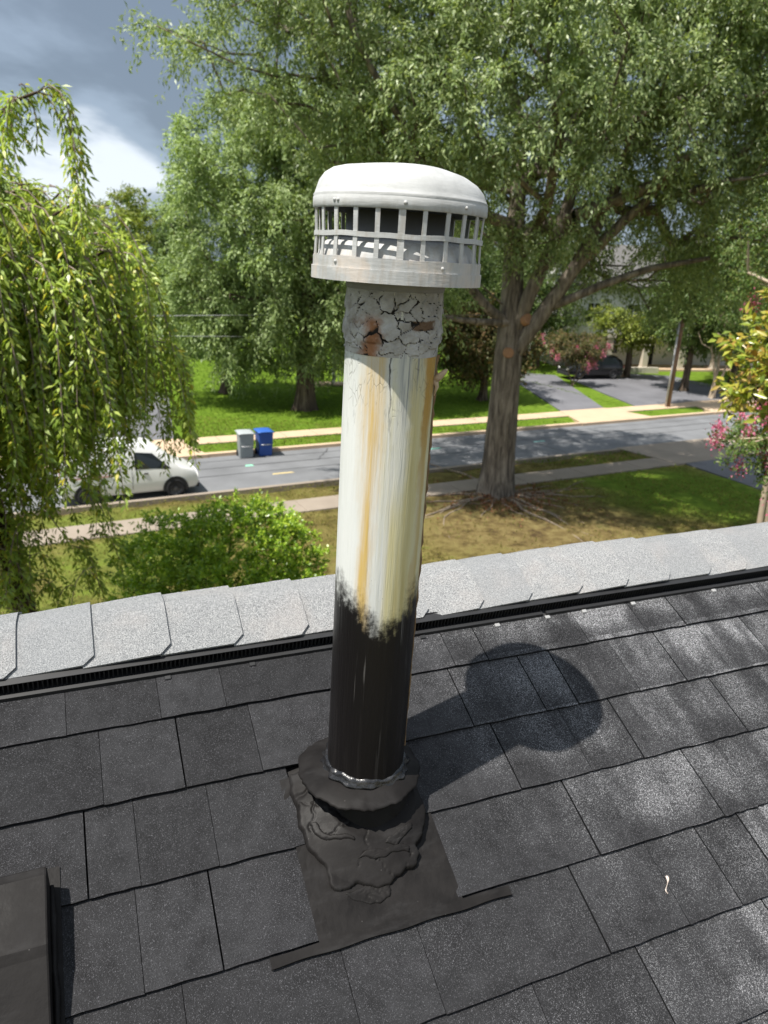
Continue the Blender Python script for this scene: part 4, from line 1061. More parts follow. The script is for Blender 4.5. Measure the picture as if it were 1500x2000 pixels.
for (nm, lab, b, h, cs, ncl, nl, lm, bm, bl) in (
    ('maple_tree', 'small brown trunked tree in the shade left of the far oak', (-9.4, 42.5, 0), 3.0, [(-9.4, 43, 5.5, 2.6, 2.6, 2.6)], 60, 150, L_DARK, M_BARK2, 0),
    ('hedge_tree', 'yellow green tree far left showing between the weeping cherry and the oak', (-20.5, 60, 0), 4, [(-20.5, 60, 6.6, 4.6, 3.6, 5.2), (-17.4, 58, 4.2, 2.6, 2.6, 3.2)], 190, 150, L_YEL, M_BARK2, 0),
    ('hedge_tree', 'dark green far tree at the left edge behind the weeping cherry', (-28.5, 56, 0), 4, [(-28.5, 56, 6.2, 5.0, 4, 5.4)], 140, 150, L_DARK, M_BARK2, 0),
    ('cedar_tree', 'dark conical tree standing just left of the far oak crown', (-15.4, 57, 0), 4, [(-15.4, 57, 5.0, 2.6, 2.6, 5.0), (-15.3, 57, 9.6, 1.3, 1.3, 2.4)], 130, 150, L_DARK, M_BARK2, 0),
    ('shade_tree', 'dark tree behind the far oak and the white post', (-5.5, 58, 0), 4, [(-5.5, 58, 6.8, 5.5, 4, 6.2)], 160, 150, L_DARK, M_BARK2, 0),
    ('shade_tree', 'dark tree behind the vent pipe across the street', (2.2, 57, 0), 4, [(2.2, 57, 6.6, 4.8, 4, 6.0)], 150, 150, L_DARK, M_BARK2, 0),
    ('holly_tree', 'low dark reddish tree just behind the near oak trunk across the street', (5.5, 44.0, 0), 1.6, [(5.2, 44.2, 3.6, 2.5, 2.0, 2.2), (7.0, 44.3, 3.2, 1.6, 1.6, 1.6)], 110, 150, L_RED, M_BARK2, 0),
    ('shade_tree', 'tall dark tree above the parked black car', (11.5, 60, 0), 4, [(11.2, 60, 6.4, 4.0, 3.6, 4.0), (8.2, 58, 5.4, 3.0, 3, 3.2)], 190, 150, L_DARK, M_BARK2, 0),
    ('shade_tree', 'dark leafy tree right of the utility pole on the far lawn', (20.0, 51.0, 0), 3.0, [(19.8, 51, 6.0, 2.8, 2.6, 3.2), (17.0, 43.8, 7.4, 2.2, 1.4, 1.9)], 190, 150, L_DARK, M_BARK2, 0),
    ('shade_tree', 'broad dark tree at the right edge behind the pale crape myrtle', (28.5, 58, 0), 4, [(28.0, 58, 6.8, 5.0, 4, 5.4)], 200, 150, L_DARK, M_BARK2, 0),
    ('shade_tree', 'dark round tree directly behind the near oak trunk and the low drive', (9.0, 66, 0), 4, [(8.5, 66, 5.4, 5.0, 4, 5.0)], 170, 150, L_DARK, M_BARK2, 0),
    ('shade_tree', 'mid green tree between the utility pole and the white house', (24.5, 54.0, 0), 3, [(24.3, 54, 5.6, 3.2, 2.6, 3.0), (22.0, 53, 8.2, 2.4, 2, 2.0)], 150, 150, L_OAK2, M_BARK2, 0),
    ('dogwood_tree', 'light yellow green small tree in front of the white house columns', (17.6, 56.2, 0), 2.0, [(17.4, 56.0, 3.6, 2.4, 1.6, 1.0), (16.2, 55.6, 4.3, 1.6, 1.4, .8)], 50, 130, L_YEL, M_BARK2, 0)):
    tree(nm, lab, 'tree', b, [b, (b[0] + .05, b[1], h * .5), (b[0], b[1], h), (b[0] + .1, b[1], h * 1.5)], [.26, .22, .2, .14], cs, ncl, nl, 1.0, 0.24, 0.10, lm, bm, NM, pw=.4, zmin=1.3, seg=1.4)

def multi(name, label, base, tops, cs, ncl, nl, rc, L, W, lm, bm, r0, blossom=0, bl_sel=None, group=None, cat='tree', hi=False, zmin=None, pw=.42, droop=.3, nt=9):
    """a tree of several stems from one stool"""
    root = empty(name, base); tag(root, label, cat, group); b = np.array(base, float)
    cl = ell(cs, ncl, pw, zmin); T = np.array(tops, float)
    near = np.argmin(np.linalg.norm(cl[:, None] - T[None], axis=2), axis=1)
    for i, tp in enumerate(T):
        k = len(T); a = 2 * math.pi * i / k; st = b + np.array([math.cos(a), math.sin(a), 0]) * r0 * 1.4
        mid = st * .5 + tp * .5 + rng.normal(size=3) * .12
        MB().tube([st - b, (st * .75 + mid * .25) - b, mid - b, tp - b], [r0, r0 * .85, r0 * .72, r0 * .5], 10, False).build('stem', bm, root, True)
        c_ = cl[near == i]
        if len(c_):
            PA, rad, ch, par = skeleton([mid, tp], c_, r0 * .5, .6, 0, .06)
            limb_mesh(PA - b, rad, ch).build('limbs', bm, root, True)
    cen = np.mean([c[0:3] for c in cs], axis=0)
    P, D, N, LL, WW = spray(cl - b, cen - b, nl, rc, L, W, droop, nt)
    link('crown', leaves_mesh('crown', P, D, N, LL, WW, hi), lm, root)
    if blossom:
        sel = cl[bl_sel(cl)] if bl_sel is not None else cl
        sel = sel[rng.integers(0, len(sel), blossom)]; k = 90
        od = sel - cen; od /= np.linalg.norm(od, axis=1, keepdims=True)
        c2 = np.repeat(sel - b + od * rc * .9, k, 0); P2 = c2 + rng.normal(size=c2.shape) * [rc * .16, rc * .16, rc * .24]
        link('blossom', leaves_mesh('blossom', P2, rdir(len(P2)), rdir(len(P2)), np.full(len(P2), rc * .11), np.full(len(P2), rc * .11)), L_PINK, root)
    return root
multi('crape_myrtle', 'pale multi stemmed crape myrtle standing right of the utility pole', (20.9, 48.4, 0), [(20.2, 48.2, 3.2), (20.9, 48.6, 3.4), (21.5, 48.2, 3.1)],
      [(20.8, 48.4, 5.4, 2.2, 1.8, 2.4)], 90, 150, .8, .15, .06, L_CRA, M_CRB, .11, 0, None, NM)
multi('crape_myrtle', 'low crape myrtle with red pink blossom in front of the black car', (12.4, 51.0, 0), [(11.6, 51, 2.0), (12.6, 51, 2.2), (13.4, 51, 2.0)],
      [(12.3, 51.2, 2.5, 2.2, 1.2, 1.1)], 70, 130, .6, .13, .06, L_RED, M_BARK2, .05, 16, lambda c: c[:, 1] < 51.2, NM)
# near right: magnolia and crape myrtles reaching into the frame
multi('magnolia_tree', 'magnolia with big glossy yellow green leaves at the right edge of the frame', (7.0, 10.2, 0), [(6.4, 9.9, 5.2), (6.9, 10.3, 5.8), (7.5, 10.0, 5.0)],
      [(6.75, 9.9, 6.85, 2.30, 1.2, 1.05)], 330, 40, .34, .16, .062, L_MAG, M_BARK2, .10, 0, None, None, 'tree', True, 5.6, .4, .1, 4)
multi('crape_myrtle', 'crape myrtle with pink blossom low at the right edge under the magnolia', (8.2, 12.4, 0), [(7.6, 12.3, 3.6), (8.2, 12.5, 4.2), (8.8, 12.3, 3.6)],
      [(7.95, 12.4, 5.35, 1.95, 1.3, .95)], 130, 190, .42, .07, .036, L_CRA, M_CRB, .07, 46, lambda c: c[:, 0] < 7.6, None)
multi('crape_myrtle', 'tall crape myrtle with pink blossom high at the right edge above the magnolia', (9.3, 17.0, 0), [(8.4, 16.8, 6.2), (9.3, 17.2, 6.8), (10.0, 16.8, 6.0)],
      [(9.2, 17.0, 8.9, 1.9, 1.6, 1.9)], 130, 120, .55, .075, .036, L_CRA, M_CRB, .09, 7, lambda c: c[:, 0] < 9.2, None)

# rounded evergreen shrub below the ridge
multi('evergreen_shrub', 'big rounded bright green evergreen shrub on the near lawn behind the ridge', (-2.7, 12.3, 0), [(-3.6, 12.2, 1.6), (-2.7, 12.4, 2.0), (-1.9, 12.2, 1.6), (-4.3, 12.4, 1.4)],
      [(-2.45, 12.2, 2.2, 1.45, 1.3, 1.6), (-3.8, 12.5, 2.0, 1.1, 1.1, 1.4), (-1.65, 11.9, 1.75, .85, .85, 1.2)], 900, 75, .21, .068, .034, L_SHR, M_BARKC, .045, 0, None, None, 'shrub', False, .5, .2, -.15, 5)

# weeping cherry at the left
CB0 = np.array([-5.50, 9.3, 0.0])
ch_root = empty('weeping_cherry', tuple(CB0)); tag(ch_root, 'weeping cherry with long hanging leafy strands at the left edge', 'tree')
trunk_mesh([(0.85, -.1, 0), (0.72, -.1, 2.2), (0.50, -.05, 3.8), (.12, .05, 5.2), (-.1, .1, 6.6)], [.20, .155, .14, .13, .11], 18, .5, .05, 6).build('trunk', M_BARKC, ch_root, True)
strands = []; limbs = MB(); hi_ = []
def strand(p, out, length, n=22, sway=.10):
    pts = [np.array(p)]; v = np.array([out[0], out[1], max(.02, out[2] if len(out) > 2 else .15)]); v = v / np.linalg.norm(v); st = length / n
    dr = rng.normal(size=2) * sway
    for i in range(n):
        v = v * .80 + np.array([dr[0] * .3, dr[1] * .3, -.34]) * (1 if i > 0 else .5) + rng.normal(size=3) * .035
        v = v / np.linalg.norm(v); pts.append(pts[-1] + v * st)
    return np.array(pts)
def limb_to(tip, r0=.06, start=(-.1, .1, 6.2), rise=.9):
    a = np.array(start); b_ = np.array(tip); pts = []
    for t in np.linspace(0, 1, 9): pts.append(a + (b_ - a) * t + np.array([0, 0, rise * math.sin(math.pi * t) * (.6 + .2 * np.linalg.norm(b_ - a))]) * .5)
    limbs.tube(pts, [r0 * (1 - .75 * t) for t in np.linspace(0, 1, 9)], 6, False); return np.array(pts)
tips = []
for k in range(58):                                    # dome of arching limbs
    a = 2 * math.pi * (k * 0.618 % 1); rr = 2.2 * math.sqrt((k + .5) / 58)
    z = 8.80 - .10 * rr - .17 * rr * rr + random.uniform(-.3, .3)
    tips.append((rr * math.cos(a), rr * math.sin(a) * .95, z))
for tp in tips:
    pl = limb_to(tp, .05 if tp[2] > 7 else .04, (-.1, .1, random.uniform(5.0, 6.5)))
    hz = np.array([tp[0], tp[1]]); hz = hz / (np.linalg.norm(hz) + .05)
    for j in range(14):
        q = pl[random.choice((4, 5, 6, 7, 8, 8))] + rng.normal(size=3) * .10
        o_ = np.array([hz[0], hz[1]]) * random.uniform(.2, 1.0) + rng.normal(size=2) * .45
        low = 5.1 + random.uniform(-.5, 1.0) if q[0] > .2 else 3.9 + random.uniform(-.8, 1.0)
        ln = min(max(.7, q[2] - low), random.choice((1.2, 1.8, 2.4, 3.0, 3.6, 4.2)) * random.uniform(.8, 1.1))
        strands.append(strand(q, (o_[0], o_[1], random.uniform(.0, .4)), max(.8, ln)))
# the high arching leader with its two long strands, and long ones at the right rim
pl = limb_to((1.80, -.85, 9.38), .05, (-.05, .0, 6.6), 1.2)
for (q, o_, ln) in ((pl[8], (.9, .0, .25), 1.55), (pl[8], (.25, -.1, .3), 1.9), (pl[7], (-.6, -.2, .2), .8), (pl[6], (-.5, .2, .2), .8), (pl[5], (.2, -.3, .1), .9), (pl[4], (.3, .2, .1), .8), (pl[6], (.2, -.2, .3), .7), (pl[7], (.2, .2, .3), .6), (pl[3], (.1, -.3, .1), .8), (pl[7], (-.1, -.4, .3), .5)):
    strands.append(strand(q, o_, ln, 22, .02))
    for _ in range(1): strands.append(strand(q + rng.normal(size=3) * .05, (o_[0] + random.uniform(-.2, .2), o_[1] + random.uniform(-.2, .2), o_[2]), ln * random.uniform(.45, .95), 20, .03))
for (q, o_, ln) in (((1.75, -.4, 7.7), (.7, -.1, .1), 2.0), ((1.9, .1, 7.4), (.7, .1, .1), 1.7), ((2.0, .4, 6.9), (1.0, .2, .2), 1.5), ((1.5, -.6, 7.5), (.5, -.4, .1), 1.9)):
    for _ in range(4): strands.append(strand(np.array(q) + rng.normal(size=3) * .07, (o_[0], o_[1], o_[2]), ln * random.uniform(.7, 1.05), 24, .05))
for k in range(80):
    q = np.array([rng.uniform(-.6, 2.1), rng.uniform(-.9, .6), rng.uniform(6.2, 7.3)])
    strands.append(strand(q, (rng.normal() * .4 + .2, rng.normal() * .4, .1), q[2] - rng.uniform(4.6, 5.6), 20, .06))
for k in range(5):
    strands.append(strand(np.array([2.45, .2, 6.75]) + rng.normal(size=3) * [.10, .1, .06], (1.0, .1, .35), random.uniform(1.3, 1.75), 20, .02))
for k in range(130):
    q = np.array([rng.normal() * .55 + .35, rng.normal() * .5, rng.uniform(3.3, 5.6)])
    strands.append(strand(q, (rng.normal(), rng.normal(), .3), random.uniform(.6, 1.2), 14, .2))
limbs.build('limbs', M_BARKC, ch_root, True)
m = MB(); Ps, Ds, Ns = [], [], []
for s_ in strands:
    n = len(s_); m.tube(s_[::2], np.linspace(.009, .003, len(s_[::2])), 4, False)
    seglen = np.linalg.norm(s_[1:] - s_[:-1], axis=1).sum(); nl = int(seglen / .0118)
    t = rng.uniform(.04, 1, nl) * (n - 1.001); i = t.astype(int); f = (t - i)[:, None]
    P = s_[i] * (1 - f) + s_[i + 1] * f; d = s_[i + 1] - s_[i]; d /= np.linalg.norm(d, axis=1, keepdims=True)
    side = rng.normal(size=(nl, 3)); side -= (side * d).sum(1, keepdims=True) * d; side /= np.linalg.norm(side, axis=1, keepdims=True)
    Ps.append(P + side * rng.uniform(.005, .06, (nl, 1))); Ds.append(d * .35 + side * .75 + np.array([0, 0, -.50]) + rng.normal(size=(nl, 3)) * .28); Ns.append(side * .4 + np.array([-.4, -.6, .7]) + rng.normal(size=(nl, 3)) * .4)
m.build('twigs', M_TWIG, ch_root)
P, D, N = np.concatenate(Ps), np.concatenate(Ds), np.concatenate(Ns)
link('crown', leaves_mesh('crown', P, D, N, rng.uniform(.06, .135, len(P)), rng.uniform(.022, .042, len(P)), False), L_CHE, ch_root)
# bare grey twigs that show at the crown's shoulder
m = MB()
for k in range(16):
    p = np.array([.35, -1.75, 7.95]) + rng.normal(size=3) * [.12, .05, .08]; pts = [p.copy()]; v = np.array([.75, -.15, -.30]) + rng.normal(size=3) * .12
    for i in range(7): v[2] -= .04; pts.append(pts[-1] + v * .13)
    m.tube(pts, np.linspace(.008, .002, 8), 4, False)
m.build('bare_twigs', M_TWIG, ch_root)

# far woods that close the view
P = []; 
for k in range(520):
    a = random.uniform(-78, 74); x = 92 * math.sin(math.radians(a)) + random.uniform(-6, 6); y = 92 * math.cos(math.radians(a)) * 1.0 + random.uniform(-8, 10)
    if y < 62: y += 12
    P.append((x, y, random.uniform(0.5, 8.5 + 2.5 * math.sin(a * .31) + 2 * math.sin(a * .77))))
P, D, N, LL, WW = spray(np.array(P), (0, 0, 0), 120, 2.4, .62, .34, .3, 9)
fw = link('far_woods', leaves_mesh('far_woods', P, D, N, LL, WW), L_DARK)
tag(fw, 'dark band of woods far behind the houses', 'woods', None, 'stuff')

# ------------------------------------------------------------------ grass tufts and fallen leaves
def tufts(name, n, region, mat, L, W, label, flatten=False, density=None):
    x = rng.uniform(region[0], region[1], n); y = rng.uniform(region[2], region[3], n)
    q = np.stack([x, y], 1) - S0; b = q @ SN; a = q @ SD
    ok = ~((b > -.35) & (b < RW + .4)) & ~((b > -3.1) & (b < -1.8)) & ~((b > RW + 1.7) & (b < RW + 2.95)) & ~((b < 0) & (a > 12.3) & (a < 20) & (b > -12))
    ok &= ~((b > RW) & (a > 13.5) & (a < 20)) & ~((b > RW) & (a > 20.5) & (a < 32) & (b < RW + 14)) & ~((b > RW) & (a > -11) & (a < -5.5) & (b < 16))
    if density is not None: ok &= density(x, y)
    x, y = x[ok], y[ok]; k = len(x)
    P = np.stack([x, y, np.full(k, .0)], 1)
    D = rng.normal(size=(k, 3)) * .5 + [0, 0, 1.0 if not flatten else .1]; N = rng.normal(size=(k, 3)) + [0, 0, .2 if not flatten else 2]
    if flatten: P[:, 2] += .035
    o = link(name, leaves_mesh(name, P, D, N, rng.uniform(.6, 1.3, k) * L, rng.uniform(.6, 1.3, k) * W), mat)
    return tag(o, label, 'grass' if not flatten else 'leaves', None, 'stuff')
L_GR = leafmat('grass_blade', [(0.095, 0.176, 0.016), (0.155, 0.263, 0.027), (0.230, 0.338, 0.041)], .3, .6, .2, .3, .5)
L_DRY = leafmat('dry_grass_blade', [(0.10, 0.13, 0.02), (0.18, 0.17, 0.045), (0.27, 0.22, 0.075), (0.14, 0.18, 0.025)], .3, .6, .2, .3, .5)
L_FAL = leafmat('fallen_leaf', [(0.13, 0.055, 0.03), (0.24, 0.10, 0.05), (0.33, 0.19, 0.11)], .1, .8, .2, .2, 1)
tufts('lawn_grass', 60000, (-14, 26, 30, 56), L_GR, .10, .035, 'bright green mown grass on the lawns across the street')
tufts('verge_grass', 52000, (-11, 16, 14, 36), L_DRY, .085, .03, 'dry yellowish thin grass on the near lawn round the oak', False, lambda x, y: (np.hypot(x - 4.05, y - 25.7) > 1.6) & (rng.uniform(0, 1, len(x)) < np.where(np.hypot((x - 4.2) / 5, (y - 22.8) / 3.6) < 1, .35, 1)) & (np.sin(x * 2.1) + np.sin(y * 1.7 + x) > -1.1))
tufts('fallen_leaves', 9000, (-1, 9, 22, 29), L_FAL, .10, .055, 'brown fallen leaves scattered round the foot of the near oak', True, lambda x, y: (np.hypot(x - 4.3, (y - 25.3) * 1.2) < 1.2 + rng.gamma(1.4, .55, len(x))))

# ------------------------------------------------------------------ vehicles
M_TYRE = plain('tyre_rubber', (0.022, 0.022, 0.024), .8, .3); M_GLASS = NT('car_glass', .06, .6).base((.015, .02, .022)).m
M_WHITE = plain('white_van_paint', (.78, .78, .77), .3, .5, .03, 2); M_BLKP = plain('black_car_paint', (.012, .012, .014), .2, .6, .1, 2)
M_RIM = plain('steel_rim', (.10, .10, .105), .5, .5, .2, 20); M_LAMP = plain('lamp_glass', (.6, .6, .58), .15, .6); M_RED = plain('tail_lamp', (.35, .02, .02), .2, .6); M_TRIM = plain('black_trim', (.03, .03, .032), .6, .3)
M_STR = plain('faded_red_stripe', (.62, .36, .36), .5, .4, .1, 6)
def vehicle(name, label, cat, loc, rz, st, wheels, wr, paint, wins, shield, stripe=False, cladding=True, backl=None):
    root = empty(name, loc, rz); tag(root, label, cat); rings = []
    for (x, hw, zb, zt_, ztop, ht) in st:
        half = [(hw * .90, zb), (hw * .985, zb + .10), (hw, (zb + zt_) * .5), (hw * .985, zt_), (ht + (hw - ht) * .25, zt_ + (ztop - zt_) * .7), (ht * .93, ztop - .03), (ht * .70, ztop)]
        rings.append([(x, y, z) for y, z in half] + [(x, -y, z) for y, z in half[::-1]])
    m = MB(); k = len(rings[0]); vs = [p for r in rings for p in r]; n = len(rings)
    fs = [(i * k + j, i * k + (j + 1) % k, (i + 1) * k + (j + 1) % k, (i + 1) * k + j) for i in range(n - 1) for j in range(k)]
    fs += [tuple(range(k)), tuple(range((n - 1) * k + k - 1, (n - 1) * k - 1, -1))]
    o = m.add(vs, fs).build('body', paint, root, True); bevel(o, .03, 2)
    def surf(x, f):        # point on the side, f from the belt (0) to the roof (1)
        for s0, s1 in zip(st[:-1], st[1:]):
            if s0[0] <= x <= s1[0]:
                t = (x - s0[0]) / (s1[0] - s0[0]); L = [a + (b - a) * t for a, b in zip(s0, s1)]
                hw, zt_, ztop, ht = L[1], L[3], L[4], L[5]
                y0, z0, y1, z1 = hw * .985, zt_, ht + (hw - ht) * .25, zt_ + (ztop - zt_) * .7
                return (y0 + (y1 - y0) * f / .7 if f < .7 else y1, z0 + (ztop - zt_) * f)
    for poly in wins:
        for s_ in (1, -1):
            m = MB(); a = []; b = []
            for (x, f) in poly:
                y, z = surf(x, f); a.append((x, s_ * (y + .012), z)); b.append((x, s_ * (y - .02), z))
            q = len(a); m.add(a + b, [tuple(range(q)) if s_ < 0 else tuple(range(q - 1, -1, -1))] + [(i, (i + 1) % q, q + (i + 1) % q, q + i) for i in range(q)])
            m.build('side_window', M_GLASS, root)
    for (x0, z0, w0, x1, z1, w1, nm) in shield:
        d = Vector((z1 - z0, 0, -(x1 - x0))).normalized() * (.02 if nm == 'windscreen' else -.02)
        if nm == 'windscreen' and d.x < 0: d = -d
        if nm != 'windscreen' and d.x > 0: d = -d
        a = [(x0, -w0, z0), (x0, w0, z0), (x1, w1, z1), (x1, -w1, z1)]; f_ = [tuple(Vector(p) + d) for p in a]
        MB().add(a + f_, [(0, 1, 2, 3), (7, 6, 5, 4), (0, 4, 5, 1), (1, 5, 6, 2), (2, 6, 7, 3), (3, 7, 4, 0)]).build(nm, M_GLASS, root)
    hwm = max(s[1] for s in st)
    for wx in wheels:
        for s_ in (1, -1):
            w = empty('wheel', (wx, s_ * (hwm - .10), wr)); w.parent = root; w.rotation_euler = (math.pi / 2 * -s_, 0, 0)
            MB().lathe([(wr * .62, -.10), (wr * .93, -.10), (wr, -.06), (wr, .07), (wr * .94, .105), (wr * .66, .105), (wr * .62, .09)], 28).build('tyre', M_TYRE, w, True)
            r_ = MB().lathe([(wr * .64, .085), (wr * .58, .055), (wr * .30, .06), (wr * .22, .085), (.001, .09)], 28).build('rim', M_RIM, w, True)
            m = MB()
            for q in range(10):
                a = q * math.pi / 5; m.box(-.001, .001, -.001, .001, .08, .081) if False else m.add([(wr * .30 * math.cos(a - .12), wr * .30 * math.sin(a - .12), .068), (wr * .30 * math.cos(a + .12), wr * .30 * math.sin(a + .12), .068), (wr * .56 * math.cos(a + .07), wr * .56 * math.sin(a + .07), .070), (wr * .56 * math.cos(a - .07), wr * .56 * math.sin(a - .07), .070)], [(0, 1, 2, 3)])
            m.build('rim_slot', M_TRIM, w)
            if cladding:
                m = MB(); P = []
                for q in range(19):
                    a = math.pi * q / 18 * 1.12 - .19
                    P.append([(wx + rr * math.cos(a), s_ * (hwm + .006), wr + rr * math.sin(a)) for rr in (wr * .2, wr * 1.10, wr * 1.28)])
                m.grid(np.array(P)[:, 1:]).build('arch_trim', M_TRIM, root)
                m = MB().grid(np.array(P)[:, :2] - np.array([0, s_ * .004, 0])).build('wheel_well', M_TYRE, root)
    fx = st[-1][0]; bx = st[0][0]
    for s_ in (1, -1):
        m = MB(); m.box(fx - .20, fx + .015, s_ * hwm * .58 - .13, s_ * hwm * .58 + .13, st[-1][4] - .26, st[-1][4] - .10); bevel(m.build('headlight', M_LAMP, root), .03)
        m = MB(); m.box(bx - .012, bx + .05, s_ * hwm * .84 - .06, s_ * hwm * .84 + .06, 1.0 if st[0][4] > 1.6 else .78, 1.45 if st[0][4] > 1.6 else .95); bevel(m.build('tail_light', M_RED, root), .015)
        m = MB(); y_ = s_ * (hwm + .10); xm = shield[0][0] - .45; m.box(xm, xm + .12, y_ - .09, y_ + .09, st[3][3] + .02, st[3][3] + .18); bevel(m.build('mirror', M_TRIM, root), .03)
        for xx in backl or ():
            m = MB(); m.box(xx - .006, xx + .006, s_ * (hwm + .001) - .003, s_ * (hwm + .001) + .003, .42, st[2][3]); m.build('door_gap', M_TRIM, root)
        m = MB(); m.box(xm - .60, xm - .46, s_ * (hwm + .008) - .012, s_ * (hwm + .008) + .012, st[2][3] - .14, st[2][3] - .10); m.build('door_handle', M_TRIM, root)
        if stripe:
            m = MB(); m.box(bx + .25, bx + 1.75, s_ * (hwm + .004) - .003, s_ * (hwm + .004) + .003, .92, .98); m.box(bx + .25, bx + 1.45, s_ * (hwm + .004) - .003, s_ * (hwm + .004) + .003, 1.03, 1.06); m.build('stripe', M_STR, root)
    m = MB(); m.box(fx - .05, fx + .04, -hwm * .80, hwm * .80, .24, .46); bevel(m.build('bumper', M_TRIM, root), .03)
    m = MB(); m.box(fx - .02, fx + .012, -hwm * .45, hwm * .45, .52, .64); m.build('grille', M_TRIM, root)
    return root
van_st = [(-2.15, .86, .34, 1.05, 1.80, .74), (-2.05, .89, .28, 1.05, 1.86, .78), (-1.0, .90, .26, 1.05, 1.88, .78), (.35, .90, .26, 1.04, 1.86, .77), (.80, .90, .26, 1.03, 1.76, .72), (1.45, .89, .26, 1.0, 1.22, .78), (1.60, .88, .26, .96, 1.09, .80), (2.05, .82, .27, .80, .92, .72), (2.20, .72, .30, .66, .78, .58)]
vpos = np.array(sp(-9.35, 1.02))
vehicle('parked_van', 'small white delivery van parked behind the weeping cherry', 'van', (vpos[0], vpos[1], -.10), ST, van_st, (1.40, -1.38), .33, M_WHITE,
        [[(.12, .06), (.62, .06), (1.28, .08), (1.10, .35), (.70, .72), (.12, .74)]], [(1.44, 1.13, .72, .78, 1.72, .62, 'windscreen'), (-2.13, 1.2, .6, -2.10, 1.7, .58, 'rear_window')], True, True, (.02, -.95))
car_st = [(-2.3, .78, .42, .82, 1.12, .62), (-2.15, .92, .32, .98, 1.35, .70), (-1.6, .95, .28, 1.0, 1.66, .70), (.1, .95, .28, 1.0, 1.70, .70), (.55, .95, .28, .99, 1.60, .68), (1.15, .95, .28, .97, 1.14, .80), (2.0, .90, .30, .88, 1.02, .76), (2.28, .78, .36, .74, .86, .60)]
vehicle('parked_car', 'black car parked on the far drive behind the pink blossom', 'car', (14.6, 55.2, .035), math.radians(200), car_st, (1.42, -1.40), .36, M_BLKP,
        [[(-1.9, .08), (-.3, .06), (-.3, .8), (-1.5, .78)], [(-.2, .06), (.95, .08), (.5, .7), (-.2, .8)]], [(1.12, 1.08, .74, .58, 1.56, .60, 'windscreen'), (-2.2, 1.15, .62, -1.75, 1.58, .60, 'rear_window')], False, False, (-.25,))

# ------------------------------------------------------------------ wheeled bins at the far kerb
def cart(label, loc, rz, col, lid, deep):
    r = empty('wheeled_bin', loc, rz); tag(r, label, 'bin', 'wheeled bins at the far kerb')
    mb, ml, md = plain('bin_plastic', col, .5, .4, .12, 3), plain('bin_lid_plastic', lid, .5, .4, .1, 3), plain('bin_recess', deep, .6, .3, .1, 3)
    m = MB(); prof = [(.40, .24, .27, .0), (.42, .27, .30, .30), (.45, .31, .36, .95), (.46, .33, .38, 1.0)]
    rings = [[(-w * .66, -d, z), (w * .66, -d, z), (w * .66, e, z), (-w * .66, e, z)] for (w, d, e, z) in prof]
    vs = [p for q in rings for p in q]; fs = [(i * 4 + j, i * 4 + (j + 1) % 4, (i + 1) * 4 + (j + 1) % 4, (i + 1) * 4 + j) for i in range(3) for j in range(4)] + [(3, 2, 1, 0), (12, 13, 14, 15)]
    bevel(m.add(vs, fs).build('body', mb, r), .035, 3)
    m = MB(); P = []
    for x in np.linspace(-1, 1, 9): P.append([(x * .345, y, 1.02 + .07 * (1 - x ** 4) * math.sin(math.pi * (.12 + .76 * (y + .38) / .82))) for y in np.linspace(-.38, .44, 9)])
    o = m.grid(P).build('lid', ml, r, True); o.modifiers.new('t', 'SOLIDIFY').thickness = .03
    if o.data.polygons[0].normal.z < 0: o.data.flip_normals()
    for (x0, x1, z0, z1) in ((-.16, .16, .66, .84), (-.16, .16, .10, .36)):
        m = MB(); q = [(x0, z0), (x1, z0), (x1 * .9, z1), (x0 * .9, z1)]
        yy = lambda z: -(.24 + (.31 - .24) * min(1, z / .95)) - .004
        m.add([(x, yy(z), z) for x, z in q] + [(x * .82, yy((z0 + z1) / 2 + (z - (z0 + z1) / 2) * .8) + .03, (z0 + z1) / 2 + (z - (z0 + z1) / 2) * .8) for x, z in q], [(0, 1, 5, 4), (1, 2, 6, 5), (2, 3, 7, 6), (3, 0, 4, 7), (4, 5, 6, 7)])
        m.build('recess', md, r)
    m = MB(); m.tube([(-.20, -.30, .50), (.20, -.30, .50)], .022, 8); m.build('lift_bar', plain('bin_bar', (.55, .55, .55), .4, .5), r, True)
    m = MB(); m.tube([(-.26, .40, .97), (-.26, .50, 1.0), (.26, .50, 1.0), (.26, .40, .97)], .02, 8); m.build('handle', mb, r, True)
    for s_ in (-1, 1):
        m = MB(); m.lathe([(.04, -.04), (.125, -.04), (.13, 0), (.125, .04), (.04, .04)], 20); o = m.build('wheel', M_TYRE, r, True); o.location = (s_ * .27, .27, .13); o.rotation_euler = (0, math.pi / 2, 0)
    return r
p1, p2 = sp(-4.15, RW - .36), sp(-3.33, RW - .30)
cart('grey wheeled bin standing left of the blue bin at the kerb', (p1[0], p1[1], -.10), ST - .12, (.24, .265, .275), (.36, .39, .40), (.17, .18, .19))
cart('blue wheeled bin standing right of the grey bin at the kerb', (p2[0], p2[1], -.10), ST - .05, (.022, .075, .30), (.03, .11, .40), (.012, .04, .17))

